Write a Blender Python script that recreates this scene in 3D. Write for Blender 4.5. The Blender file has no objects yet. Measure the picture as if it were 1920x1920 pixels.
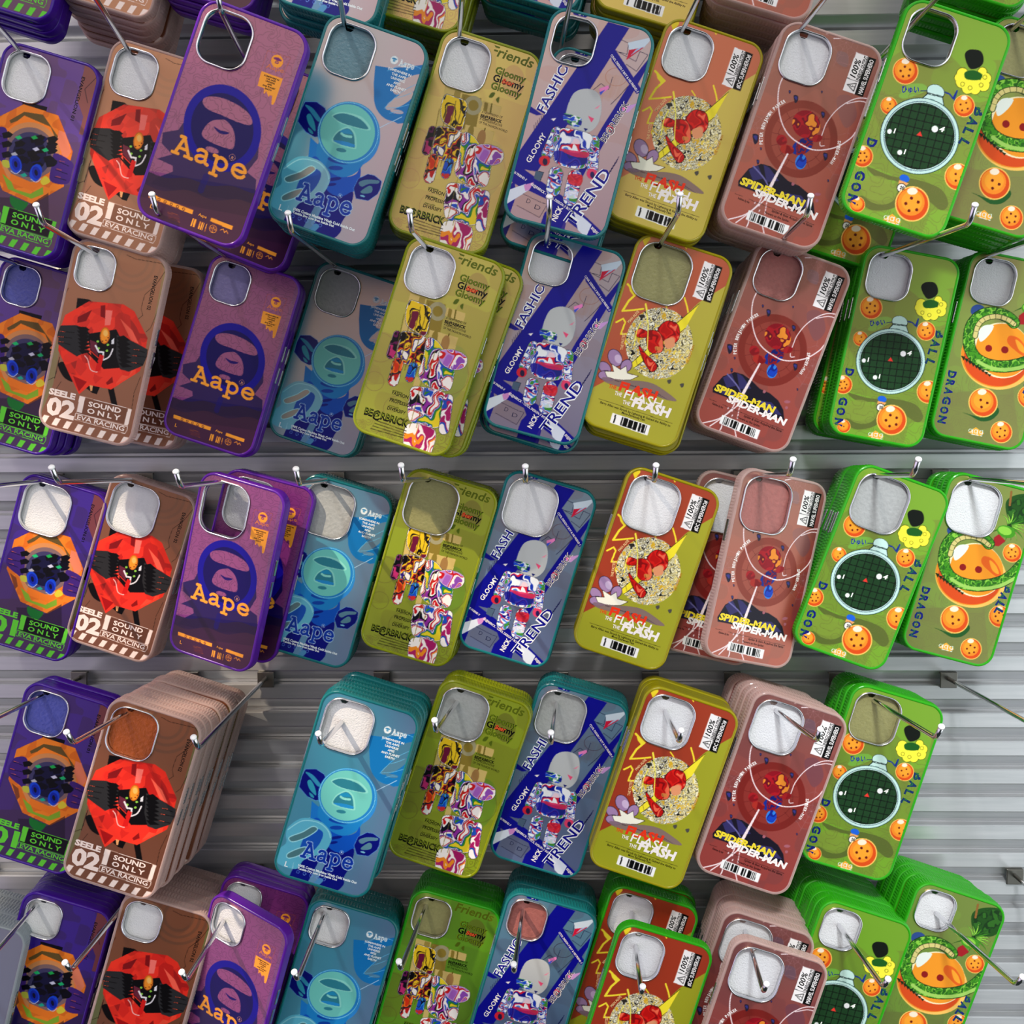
import bpy, math, random
import numpy as np
from mathutils import Matrix, Vector

# ---------------------------------------------------------------- camera
K = 1.145e-3                        # metres per layout unit
FPX = 2092.5                        # focal length in pixels of the 1920 frame
ca, cb, cc = -0.0858, 0.0264, 0.0055
def rotx(a): return np.array([[1,0,0],[0,math.cos(a),-math.sin(a)],[0,math.sin(a),math.cos(a)]])
def roty(a): return np.array([[math.cos(a),0,math.sin(a)],[0,1,0],[-math.sin(a),0,math.cos(a)]])
def rotz(a): return np.array([[math.cos(a),-math.sin(a),0],[math.sin(a),math.cos(a),0],[0,0,1]])
CR = rotz(cb) @ rotx(ca) @ roty(cc)
CP = np.array([-16.46, -843.2, -288.4]) * K
scene = bpy.context.scene
cam_data = bpy.data.cameras.new('camera')
cam = bpy.data.objects.new('camera', cam_data)
scene.collection.objects.link(cam)
M = Matrix.Identity(4)
for i in range(3):
    M[i][0] = CR[i, 0]; M[i][1] = CR[i, 2]; M[i][2] = -CR[i, 1]; M[i][3] = CP[i]
cam.matrix_world = M
cam_data.lens = FPX / 1920 * 36
cam_data.sensor_width = 36
cam_data.clip_start = 0.02
scene.camera = cam

# ---------------------------------------------------------------- world (the shop seen behind the viewer), sun, exposure
world = bpy.data.worlds.new('shop_surroundings')
scene.world = world
world.use_nodes = True
wn = world.node_tree.nodes; wl = world.node_tree.links
wn.clear()
w_out = wn.new('ShaderNodeOutputWorld'); w_bg = wn.new('ShaderNodeBackground')
w_tc = wn.new('ShaderNodeTexCoord')
def w_blob(direction, width, color, prev):
    """adds a soft glow of the room around one direction"""
    d = Vector(direction).normalized()
    dot = wn.new('ShaderNodeVectorMath'); dot.operation = 'DOT_PRODUCT'
    wl.new(w_tc.outputs['Generated'], dot.inputs[0]); dot.inputs[1].default_value = d
    mr = wn.new('ShaderNodeMapRange'); mr.interpolation_type = 'SMOOTHSTEP'
    mr.inputs['From Min'].default_value = math.cos(math.radians(width)); mr.inputs['From Max'].default_value = 1.0
    wl.new(dot.outputs['Value'], mr.inputs['Value'])
    sc = wn.new('ShaderNodeVectorMath'); sc.operation = 'SCALE'
    sc.inputs[0].default_value = color; wl.new(mr.outputs[0], sc.inputs['Scale'])
    ad = wn.new('ShaderNodeVectorMath'); ad.operation = 'ADD'
    wl.new(prev, ad.inputs[0]); wl.new(sc.outputs[0], ad.inputs[1])
    return ad.outputs[0]
base = wn.new('ShaderNodeCombineXYZ')
base.inputs[0].default_value = 0.035; base.inputs[1].default_value = 0.045; base.inputs[2].default_value = 0.045
o = base.outputs[0]
o = w_blob((-0.10, -1.0, 0.42), 25, (3.1, 2.7, 2.4), o)    # warm shop lighting above and behind the viewer
o = w_blob((-1.0, -0.52, 0.0), 52, (1.65, 1.4, 1.85), o)     # window on the left
o = w_blob((1.1, -0.7, -0.12), 50, (2.6, 2.8, 2.85), o)         # daylight on the right
o = w_blob((0.1, 0.1, 1.0), 62, (1.5, 1.6, 1.7), o)          # ceiling
wl.new(o, w_bg.inputs['Color']); w_bg.inputs['Strength'].default_value = 0.75
wl.new(w_bg.outputs[0], w_out.inputs['Surface'])

sun_data = bpy.data.lights.new('sun', 'SUN'); sun_data.energy = 0.75; sun_data.angle = math.radians(2.5)
sun_data.color = (1.0, 0.95, 0.9)
sun = bpy.data.objects.new('sun', sun_data); scene.collection.objects.link(sun)
sun.rotation_euler = Vector((0.22, 0.75, -0.75)).to_track_quat('-Z', 'Y').to_euler(); sun.location = (-0.5, -2, 2)
def spot(name, loc, target, energy, color, size, blend, radius, dapple=0.0):
    ld = bpy.data.lights.new(name, 'SPOT'); ld.energy = energy; ld.color = color; ld.spot_size = math.radians(size); ld.spot_blend = blend; ld.shadow_soft_size = radius
    ob = bpy.data.objects.new(name, ld); scene.collection.objects.link(ob); ob.location = loc
    ob.rotation_euler = (Vector(target) - Vector(loc)).to_track_quat('-Z', 'Y').to_euler()
    if dapple:
        ld.use_nodes = True; nt = ld.node_tree; em = nt.nodes['Emission']
        tc = nt.nodes.new('ShaderNodeTexCoord'); nz = nt.nodes.new('ShaderNodeTexNoise'); nz.inputs['Scale'].default_value = dapple; nz.inputs['Detail'].default_value = 1.5
        nt.links.new(tc.outputs['Normal'], nz.inputs['Vector'])
        mr = nt.nodes.new('ShaderNodeMapRange'); mr.interpolation_type = 'SMOOTHSTEP'
        mr.inputs['From Min'].default_value = 0.53; mr.inputs['From Max'].default_value = 0.58; mr.inputs['To Min'].default_value = 0.05; mr.inputs['To Max'].default_value = 1.0
        nt.links.new(nz.outputs['Fac'], mr.inputs['Value']); nt.links.new(mr.outputs[0], em.inputs['Strength'])
    return ob
spot('sunbeam_through_window', (-1.3, -1.3, 1.4), (-0.40, 0, -0.42), 400, (1.0, 0.80, 0.60), 24, 0.6, 0.015, 22)
spot('added_right_spot', (0.15, -1.6, 0.9), (0.46, 0, -0.68), 190, (0.95, 0.98, 1.0), 27, 0.9, 0.12)  # added lamp above the centre, brightens the lower right slats

vs = scene.view_settings
vs.view_transform = 'Standard'; vs.look = 'None'; vs.gamma = 1.0; vs.use_curve_mapping = False
vs.exposure = -0.28
scene.cycles.transparent_max_bounces = 12
scene.cycles.max_bounces = 6
scene.cycles.caustics_reflective = False; scene.cycles.caustics_refractive = False

def unproject(u, v, depth):
    """image point -> world point on the plane `depth` layout units in front of the slats"""
    d = CR @ np.array([(u - 960) / FPX, 1.0, -(v - 960) / FPX])
    t = (-depth * K - CP[1]) / d[1]
    return CP + d * t
def project(p):
    q = CR.T @ (np.array(p) - CP)
    return 960 + FPX * q[0] / q[1], 960 - FPX * q[2] / q[1]

# ---------------------------------------------------------------- materials
def srgb(c):
    c = np.asarray(c, float) / 255.0
    return np.where(c <= 0.04045, c / 12.92, ((c + 0.055) / 1.055) ** 2.4)
def mat(name):
    m = bpy.data.materials.new(name); m.use_nodes = True
    n = m.node_tree.nodes; n.clear()
    out = n.new('ShaderNodeOutputMaterial')
    return m, n, m.node_tree.links, out
def principled(name, color, rough=0.4, metal=0.0, bump=None, noise_scale=300.0, variation=0.0, spec=0.5, coat=0.0):
    m, n, l, out = mat(name)
    p = n.new('ShaderNodeBsdfPrincipled')
    p.inputs['Base Color'].default_value = (*[float(x) for x in srgb(color)], 1)
    p.inputs['Roughness'].default_value = rough; p.inputs['Metallic'].default_value = metal
    p.inputs['Specular IOR Level'].default_value = spec; p.inputs['Coat Weight'].default_value = coat
    if bump or variation:
        tc = n.new('ShaderNodeTexCoord'); nz = n.new('ShaderNodeTexNoise')
        nz.inputs['Scale'].default_value = noise_scale; nz.inputs['Detail'].default_value = 4
        l.new(tc.outputs['Object'], nz.inputs['Vector'])
        if bump:
            b = n.new('ShaderNodeBump'); b.inputs['Strength'].default_value = bump; b.inputs['Distance'].default_value = 0.0006
            l.new(nz.outputs['Fac'], b.inputs['Height']); l.new(b.outputs[0], p.inputs['Normal'])
        if variation:
            mx = n.new('ShaderNodeMix'); mx.data_type = 'RGBA'; mx.blend_type = 'MULTIPLY'
            mx.inputs[0].default_value = variation
            mx.inputs[6].default_value = p.inputs['Base Color'].default_value
            l.new(nz.outputs['Fac'], mx.inputs[7]); l.new(mx.outputs[2], p.inputs['Base Color'])
    l.new(p.outputs[0], out.inputs['Surface'])
    return m
def plastic(name, color, clear=0.25, glow=0.35, rough=0.18):
    """tinted see-through case plastic"""
    m, n, l, out = mat(name)
    col = (*[float(x) for x in srgb(color)], 1)
    p = n.new('ShaderNodeBsdfPrincipled'); p.inputs['Base Color'].default_value = col
    p.inputs['Roughness'].default_value = rough; p.inputs['Specular IOR Level'].default_value = 0.7
    tl = n.new('ShaderNodeBsdfTranslucent'); tl.inputs['Color'].default_value = col
    tr = n.new('ShaderNodeBsdfTransparent')
    tr.inputs['Color'].default_value = (*[float(x) ** 0.6 for x in srgb(color)], 1)
    a = n.new('ShaderNodeMixShader'); a.inputs[0].default_value = glow
    l.new(p.outputs[0], a.inputs[1]); l.new(tl.outputs[0], a.inputs[2])
    b = n.new('ShaderNodeMixShader')
    lw = n.new('ShaderNodeLayerWeight'); lw.inputs['Blend'].default_value = 0.35
    mr = n.new('ShaderNodeMapRange'); mr.inputs['To Min'].default_value = clear; mr.inputs['To Max'].default_value = clear * 0.25
    l.new(lw.outputs['Facing'], mr.inputs['Value']); l.new(mr.outputs[0], b.inputs[0])
    l.new(a.outputs[0], b.inputs[1]); l.new(tr.outputs[0], b.inputs[2])
    l.new(b.outputs[0], out.inputs['Surface'])
    return m

MAT = {
    'chrome': principled('polished_chrome', (225, 225, 228), 0.12, 1.0),
    'ring': principled('camera_ring_chrome', (215, 216, 220), 0.16, 1.0, bump=0.12, noise_scale=250),
    'bracket': principled('bracket_steel', (120, 118, 112), 0.35, 1.0),
    'cap': principled('hook_end_cap', (250, 250, 250), 0.3, 0.0),
    'foam': principled('white_foam', (226, 228, 230), 0.55, 0.0, bump=0.9, noise_scale=900, variation=0.12),
    'foam_purple': principled('purple_film', (120, 112, 165), 0.35, 0.0, bump=0.7, noise_scale=500, variation=0.3),
    'foam_blue': principled('blue_film', (84, 92, 185), 0.25, 0.0, bump=0.9, noise_scale=400, variation=0.3),
    'foam_red': principled('red_film', (175, 105, 98), 0.35, 0.0, bump=0.9, noise_scale=350, variation=0.35),
    'foam_orange': principled('orange_film', (190, 95, 45), 0.25, 0.2, bump=0.8, noise_scale=350, variation=0.3),
    'foam_grey': principled('grey_film', (178, 182, 180), 0.3, 0.0, bump=0.7, noise_scale=400, variation=0.3),
    'foam_teal': principled('teal_film', (95, 140, 155), 0.3, 0.0, bump=0.7, noise_scale=500, variation=0.3),
    'foam_olive': principled('olive_film', (150, 148, 95), 0.35, 0.0, bump=0.6, noise_scale=500, variation=0.3),
    'button': principled('silver_button', (170, 175, 180), 0.2, 0.9),
}
SHELL = {
    'purple': plastic('purple_plastic', (86, 30, 185), 0.22),
    'violet': plastic('violet_plastic', (125, 45, 200), 0.30),
    'clear': plastic('clear_plastic', (248, 222, 214), 0.55, 0.4, 0.08),
    'teal': plastic('teal_plastic', (35, 150, 155), 0.25),
    'lime': plastic('lime_plastic', (172, 184, 30), 0.22),
    'green': plastic('green_plastic', (66, 205, 35), 0.22),
    'yellow': plastic('yellow_plastic', (190, 180, 20), 0.18),
    'grey': plastic('grey_plastic', (190, 200, 205), 0.40),
}
# aluminium slats: brushed along their length
def make_slat_mat():
    m, n, l, out = mat('brushed_aluminium')
    p = n.new('ShaderNodeBsdfPrincipled')
    tc = n.new('ShaderNodeTexCoord'); mp = n.new('ShaderNodeMapping'); mp.inputs['Scale'].default_value = (3, 60, 60)
    nz = n.new('ShaderNodeTexNoise'); nz.inputs['Scale'].default_value = 4; nz.inputs['Detail'].default_value = 6
    l.new(tc.outputs['Object'], mp.inputs[0]); l.new(mp.outputs[0], nz.inputs['Vector'])
    cr = n.new('ShaderNodeValToRGB')
    cr.color_ramp.elements[0].position = 0.3; cr.color_ramp.elements[0].color = (0.56, 0.58, 0.60, 1)
    cr.color_ramp.elements[1].position = 0.75; cr.color_ramp.elements[1].color = (0.68, 0.69, 0.71, 1)
    l.new(nz.outputs['Fac'], cr.inputs[0]); l.new(cr.outputs[0], p.inputs['Base Color'])
    p.inputs['Metallic'].default_value = 0.62; p.inputs['Roughness'].default_value = 0.30
    l.new(p.outputs[0], out.inputs['Surface'])
    return m
MAT['slat'] = make_slat_mat()
# printed film: every colour and its sheen are stored on the mesh
def make_print_mat():
    m, n, l, out = mat('printed_film')
    at = n.new('ShaderNodeAttribute'); at.attribute_name = 'ink'
    p = n.new('ShaderNodeBsdfPrincipled')
    l.new(at.outputs['Color'], p.inputs['Base Color'])
    p.inputs['Roughness'].default_value = 0.30; p.inputs['Specular IOR Level'].default_value = 0.22
    g = n.new('ShaderNodeBsdfGlossy'); g.inputs['Roughness'].default_value = 0.30
    g.inputs['Color'].default_value = (1.0, 0.56, 0.34, 1)
    ml = n.new('ShaderNodeMath'); ml.operation = 'MULTIPLY'; ml.inputs[1].default_value = 0.24
    l.new(at.outputs['Alpha'], ml.inputs[0])
    mx = n.new('ShaderNodeMixShader'); l.new(ml.outputs[0], mx.inputs[0])
    l.new(p.outputs[0], mx.inputs[1]); l.new(g.outputs[0], mx.inputs[2])
    l.new(mx.outputs[0], out.inputs['Surface'])
    return m
MAT['print'] = make_print_mat()

# ---------------------------------------------------------------- mesh helpers
COL = scene.collection
def mesh_from(name, verts, faces, material=None, smooth=False):
    me = bpy.data.meshes.new(name)
    me.from_pydata([tuple(v) for v in verts], [], faces)
    if material: me.materials.append(material)
    if smooth:
        me.polygons.foreach_set('use_smooth', [True] * len(me.polygons))
    me.update()
    return me
def link(name, me, parent=None):
    ob = bpy.data.objects.new(name, me); COL.objects.link(ob)
    if parent is not None: ob.parent = parent
    return ob
def rrect(w, h, r, n=8):
    """rounded rectangle outline, counter-clockwise, as (point, outward normal)"""
    pts = []
    for cx, cy, a0 in ((w/2-r, h/2-r, 0), (-w/2+r, h/2-r, 90), (-w/2+r, -h/2+r, 180), (w/2-r, -h/2+r, 270)):
        for i in range(n + 1):
            a = math.radians(a0 + 90 * i / n)
            pts.append(((cx + r*math.cos(a), cy + r*math.sin(a)), (math.cos(a), math.sin(a))))
    return pts
def resample(w, h, r, step):
    base = rrect(w, h, r, 10); out = []
    L = len(base)
    for i in range(L):
        (p, n), (q, m) = base[i], base[(i+1) % L]
        d = math.dist(p, q)
        k = max(1, round(d / step)) if d > 0.001 else 0
        for j in range(k):
            t = j / k
            nx, ny = n[0]*(1-t)+m[0]*t, n[1]*(1-t)+m[1]*t
            s = math.hypot(nx, ny) or 1
            out.append(((p[0]*(1-t)+q[0]*t, p[1]*(1-t)+q[1]*t), (nx/s, ny/s)))
    return out
def loft_ring(outline, profile, center=(0, 0), rib=None):
    """sweeps a closed profile of (inset, z) round the outline; rib(i, inset, z) -> extra outward offset"""
    v = []; f = []; L = len(outline); P = len(profile)
    for i, ((x, y), (nx, ny)) in enumerate(outline):
        for (ins, z) in profile:
            e = rib(i, ins, z) if rib else 0.0
            v.append(((x - nx*(ins-e) + center[0]) * 1e-3, (y - ny*(ins-e) + center[1]) * 1e-3, z * 1e-3))
    for i in range(L):
        for j in range(P):
            a = i*P + j; b = ((i+1) % L)*P + j; c = ((i+1) % L)*P + (j+1) % P; d = i*P + (j+1) % P
            f.append((a, b, c, d))
    return v, f

# ---------------------------------------------------------------- printed art
W, H, RAD = 76.0, 150.0, 13.0           # case size in millimetres
PW, PH, PR = 73.2, 147.2, 11.8          # printed panel
CUTS = {}                               # camera cut-outs of the different phone models
for key_, (w_, h_, r_) in {'L': (41, 43, 13), 'M': (37.5, 39.5, 12), 'S': (34, 36, 11.5), 'X': (30.5, 32.5, 10.5)}.items():
    CUTS[key_] = (-W/2 + 5.2 + w_/2, H/2 - 4.8 - h_/2, w_, h_, r_)
def rr_inside(X, Y, cx, cy, w, h, r):
    qx = np.abs(X - cx) - (w/2 - r); qy = np.abs(Y - cy) - (h/2 - r)
    return np.hypot(np.maximum(qx, 0), np.maximum(qy, 0)) + np.minimum(np.maximum(qx, qy), 0) <= r
def homography(src, dst):
    A = []
    for (x, y), (u, v) in zip(src, dst):
        A.append([x, y, 1, 0, 0, 0, -u*x, -u*y, -u]); A.append([0, 0, 0, x, y, 1, -v*x, -v*y, -v])
    _, _, vt = np.linalg.svd(np.array(A, float))
    return vt[-1].reshape(3, 3)
def apply_h(Hm, x, y):
    w = Hm[2, 0]*x + Hm[2, 1]*y + Hm[2, 2]
    return (Hm[0, 0]*x + Hm[0, 1]*y + Hm[0, 2]) / w, (Hm[1, 0]*x + Hm[1, 1]*y + Hm[1, 2]) / w
CELL = 0.45
def value_noise(x, y, seed):
    rs = np.random.RandomState(seed); T = rs.rand(64, 64)
    xi = np.floor(x).astype(int); yi = np.floor(y).astype(int); fx = x - xi; fy = y - yi
    fx = fx*fx*(3-2*fx); fy = fy*fy*(3-2*fy)
    a = T[yi % 64, xi % 64]; b = T[yi % 64, (xi+1) % 64]; c = T[(yi+1) % 64, xi % 64]; d = T[(yi+1) % 64, (xi+1) % 64]
    return (a*(1-fx)+b*fx)*(1-fy) + (c*(1-fx)+d*fx)*fy
def spline(pts, closed=True, n=6):
    P = [np.array(p, float) for p in pts]; L = len(P); out = []
    for i in range(L if closed else L-1):
        if closed: p0, p1, p2, p3 = P[(i-1) % L], P[i], P[(i+1) % L], P[(i+2) % L]
        else: p0, p1, p2, p3 = P[max(i-1, 0)], P[i], P[i+1], P[min(i+2, L-1)]
        for k in range(n):
            t = k / n
            out.append(0.5*((2*p1) + (-p0+p2)*t + (2*p0-5*p1+4*p2-p3)*t*t + (-p0+3*p1-3*p2+p3)*t**3))
    if not closed: out.append(P[-1])
    return out
def contour(w, levels, thick):
    """thin lines of equal height of a noise field, even in width"""
    gy, gx = np.gradient(w*levels); g = np.hypot(gx, gy) + 1e-6
    return np.abs((w*levels) % 1 - .5) / g < thick
class Art:
    """a picture drawn in the pixels of one view of the case; corners are that view's unrounded case corners TL TR BR BL"""
    def __init__(self, name, corners, base):
        self.name = name
        loc = [(-W/2, H/2), (W/2, H/2), (W/2, -H/2), (-W/2, -H/2)]
        self.to_view = homography(loc, corners); self.to_local = homography(corners, loc)
        nx = int(PW / CELL) + 1; ny = int(PH / CELL) + 1
        self.nx, self.ny = nx, ny
        xs = (np.arange(nx*2) + 0.5) * CELL/2 - nx*CELL/2; ys = (np.arange(ny*2) + 0.5) * CELL/2 - ny*CELL/2
        self.X, self.Y = np.meshgrid(xs, ys)
        self.U, self.V = apply_h(self.to_view, self.X, self.Y)
        self.C = np.zeros(self.X.shape + (4,)); self.C[..., :3] = base; self.C[..., 3] = 1
        self.texts = []; self.ox = self.oy = 0
        self.px = math.dist(corners[0], corners[3]) / H     # view pixels per millimetre
    def paint(self, m, color, sheen=0.0, alpha=1.0):
        a = m.astype(float) * alpha
        c = np.array(color, float)
        for k in range(3):
            self.C[..., k] += (c[k] - self.C[..., k]) * a
        self.C[..., 3] += (sheen - self.C[..., 3]) * a
        return m
    def m_poly(self, pts):
        pts = [(p[0] + self.ox, p[1] + self.oy) for p in pts]
        xs = [p[0] for p in pts]; ys = [p[1] for p in pts]
        m = np.zeros(self.X.shape, bool)
        box = (self.U >= min(xs)) & (self.U <= max(xs)) & (self.V >= min(ys)) & (self.V <= max(ys))
        u = self.U[box]; v = self.V[box]; ins = np.zeros(u.shape, bool)
        for i in range(len(pts)):
            x1, y1 = pts[i]; x2, y2 = pts[(i+1) % len(pts)]
            if y1 == y2: continue
            c = ((y1 > v) != (y2 > v)) & (u < (x2-x1)*(v-y1)/(y2-y1) + x1)
            ins ^= c
        m[box] = ins
        return m
    def m_ell(self, cx, cy, rx, ry=None, ang=0):
        ry = ry or rx; cx += self.ox; cy += self.oy
        a = math.radians(ang); dx = self.U - cx; dy = self.V - cy
        x = dx*math.cos(a) + dy*math.sin(a); y = -dx*math.sin(a) + dy*math.cos(a)
        return (x/rx)**2 + (y/ry)**2 <= 1
    def m_stroke(self, pts, w, closed=False, taper=False):
        pts = [(p[0] + self.ox, p[1] + self.oy) for p in pts]
        m = np.zeros(self.X.shape, bool); n = len(pts)
        for i in range(n if closed else n-1):
            x1, y1 = pts[i]; x2, y2 = pts[(i+1) % n]
            box = (self.U > min(x1, x2)-w) & (self.U < max(x1, x2)+w) & (self.V > min(y1, y2)-w) & (self.V < max(y1, y2)+w)
            u = self.U[box]; v = self.V[box]; dx, dy = x2-x1, y2-y1; dd = dx*dx+dy*dy or 1
            t = np.clip(((u-x1)*dx + (v-y1)*dy)/dd, 0, 1)
            ww = w/2 * ((1 - (i + t)/max(1, n-1)) if taper else 1)
            m[box] |= np.hypot(u-x1-t*dx, v-y1-t*dy) <= ww
        return m
    def poly(self, pts, color, sheen=0.0, alpha=1.0): return self.paint(self.m_poly(pts), color, sheen, alpha)
    def blob(self, pts, color, sheen=0.0, alpha=1.0): return self.paint(self.m_poly(spline(pts)), color, sheen, alpha)
    def ell(self, cx, cy, rx, ry=None, ang=0, color=(0, 0, 0), sheen=0.0, alpha=1.0): return self.paint(self.m_ell(cx, cy, rx, ry, ang), color, sheen, alpha)
    def ring(self, cx, cy, r, w, color, sheen=0.0, k=1.0, ang=0):
        return self.paint(self.m_ell(cx, cy, r+w/2, (r+w/2)*k, ang) & ~self.m_ell(cx, cy, r-w/2, (r-w/2)*k, ang), color, sheen)
    def line(self, pts, w, color, sheen=0.0, closed=False, smooth=False, taper=False, alpha=1.0):
        if smooth: pts = spline(pts, closed, 5)
        return self.paint(self.m_stroke(pts, w, closed, taper), color, sheen, alpha)
    def camo(self, mask, colors, scale, seed, stretch=1.0, warp=1.0, sheen=0.0):
        """irregular coloured patches"""
        x = self.X/scale; y = self.Y/scale/stretch
        x2 = x + warp*value_noise(x*1.3+7, y*1.3, seed+1); y2 = y + warp*value_noise(x*1.3, y*1.3+9, seed+2)
        n = value_noise(x2, y2, seed); r = np.argsort(np.argsort(n[mask])) / max(1, mask.sum()-1)
        idx = np.minimum((r*len(colors)).astype(int), len(colors)-1)
        cols = np.array(colors, float)[idx]
        self.C[mask, :3] = cols; self.C[mask, 3] = sheen
    def facets(self, mask, colors, n, seed):
        rs = np.random.RandomState(seed); u = self.U[mask]; v = self.V[mask]
        pu = rs.uniform(u.min(), u.max(), n); pv = rs.uniform(v.min(), v.max(), n); best = np.full(u.shape, 1e9); idx = np.zeros(u.shape, int)
        for k in range(n):
            d = np.abs(u-pu[k])*rs.uniform(.6, 1.6) + np.abs(v-pv[k])*rs.uniform(.6, 1.6)
            c = d < best; best[c] = d[c]; idx[c] = k
        cols = np.array(colors, float)[rs.randint(0, len(colors), n)]
        self.C[mask, :3] = cols[idx]; self.C[mask, 3] = 0.15
    def glyphs(self, word, p, q, cap, weight, color):
        """slab lettering of the Aape wordmark, drawn as strokes"""
        G = {'A': (1.0, [[(.1, 0), (.42, .98)], [(.42, .98), (.84, 0)], [(.26, .36), (.66, .36)], [(-.04, 0), (.27, 0)], [(.62, 0), (1.0, 0)], [(.22, .98), (.45, .98)]]),
             'a': (.84, [[(.10, .58), (.22, .68), (.42, .68), (.55, .58), (.57, .1), (.72, 0)],
                         [(.55, .38), (.3, .36), (.12, .26), (.10, .12), (.2, .02), (.38, .03), (.56, .16)]]),
             'p': (.88, [[(.0, .66), (.16, .66), (.16, -.36)], [(.0, -.36), (.34, -.36)],
                         [(.16, .5), (.32, .66), (.52, .64), (.68, .48), (.69, .24), (.56, .06), (.36, .02), (.16, .14)]]),
             'e': (.76, [[(.10, .36), (.66, .36), (.62, .56), (.46, .68), (.26, .66), (.1, .5), (.07, .26), (.18, .08), (.38, 0), (.58, .05), (.68, .16)]])}
        total = sum(G[c][0] for c in word) + .1*(len(word)-1)
        d = np.array(q, float) - np.array(p, float); L = np.hypot(*d); d /= L; up = np.array([d[1], -d[0]])
        sx = L/total; x = 0; m = np.zeros(self.X.shape, bool)
        for c in word:
            for s in G[c][1]:
                pts = [tuple(np.array(p) + d*(x + a)*sx + up*b*cap) for a, b in s]
                if len(pts) > 3: pts = spline(pts, False, 4)
                m |= self.m_stroke(pts, weight)
            x += G[c][0] + .1
        return self.paint(m, color)
    def barcode(self, tl, tr, br, bl, seed, ink=(15, 15, 15), paper=(240, 238, 235), n=46, margin=0.06):
        if paper is not None: self.poly([tl, tr, br, bl], paper)
        hm = homography([tl, tr, br, bl], [(0, 0), (1, 0), (1, 1), (0, 1)])
        a, b = apply_h(hm, self.U, self.V); rs = np.random.RandomState(seed); bits = rs.rand(n) > .45
        m = (a > margin) & (a < 1-margin) & (b > margin*1.5) & (b < 1-margin*1.5)
        idx = np.clip(((a-margin)/(1-2*margin)*n).astype(int), 0, n-1)
        self.paint(m & bits[idx], ink)
    def text(self, s, p, q, cap, color, bold=0.02, layer=0, shear=0.0, fit=True, center=False):
        self.texts.append((s, (p[0]+self.ox, p[1]+self.oy), (q[0]+self.ox, q[1]+self.oy), cap, color, bold, layer, shear, fit, center))

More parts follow.
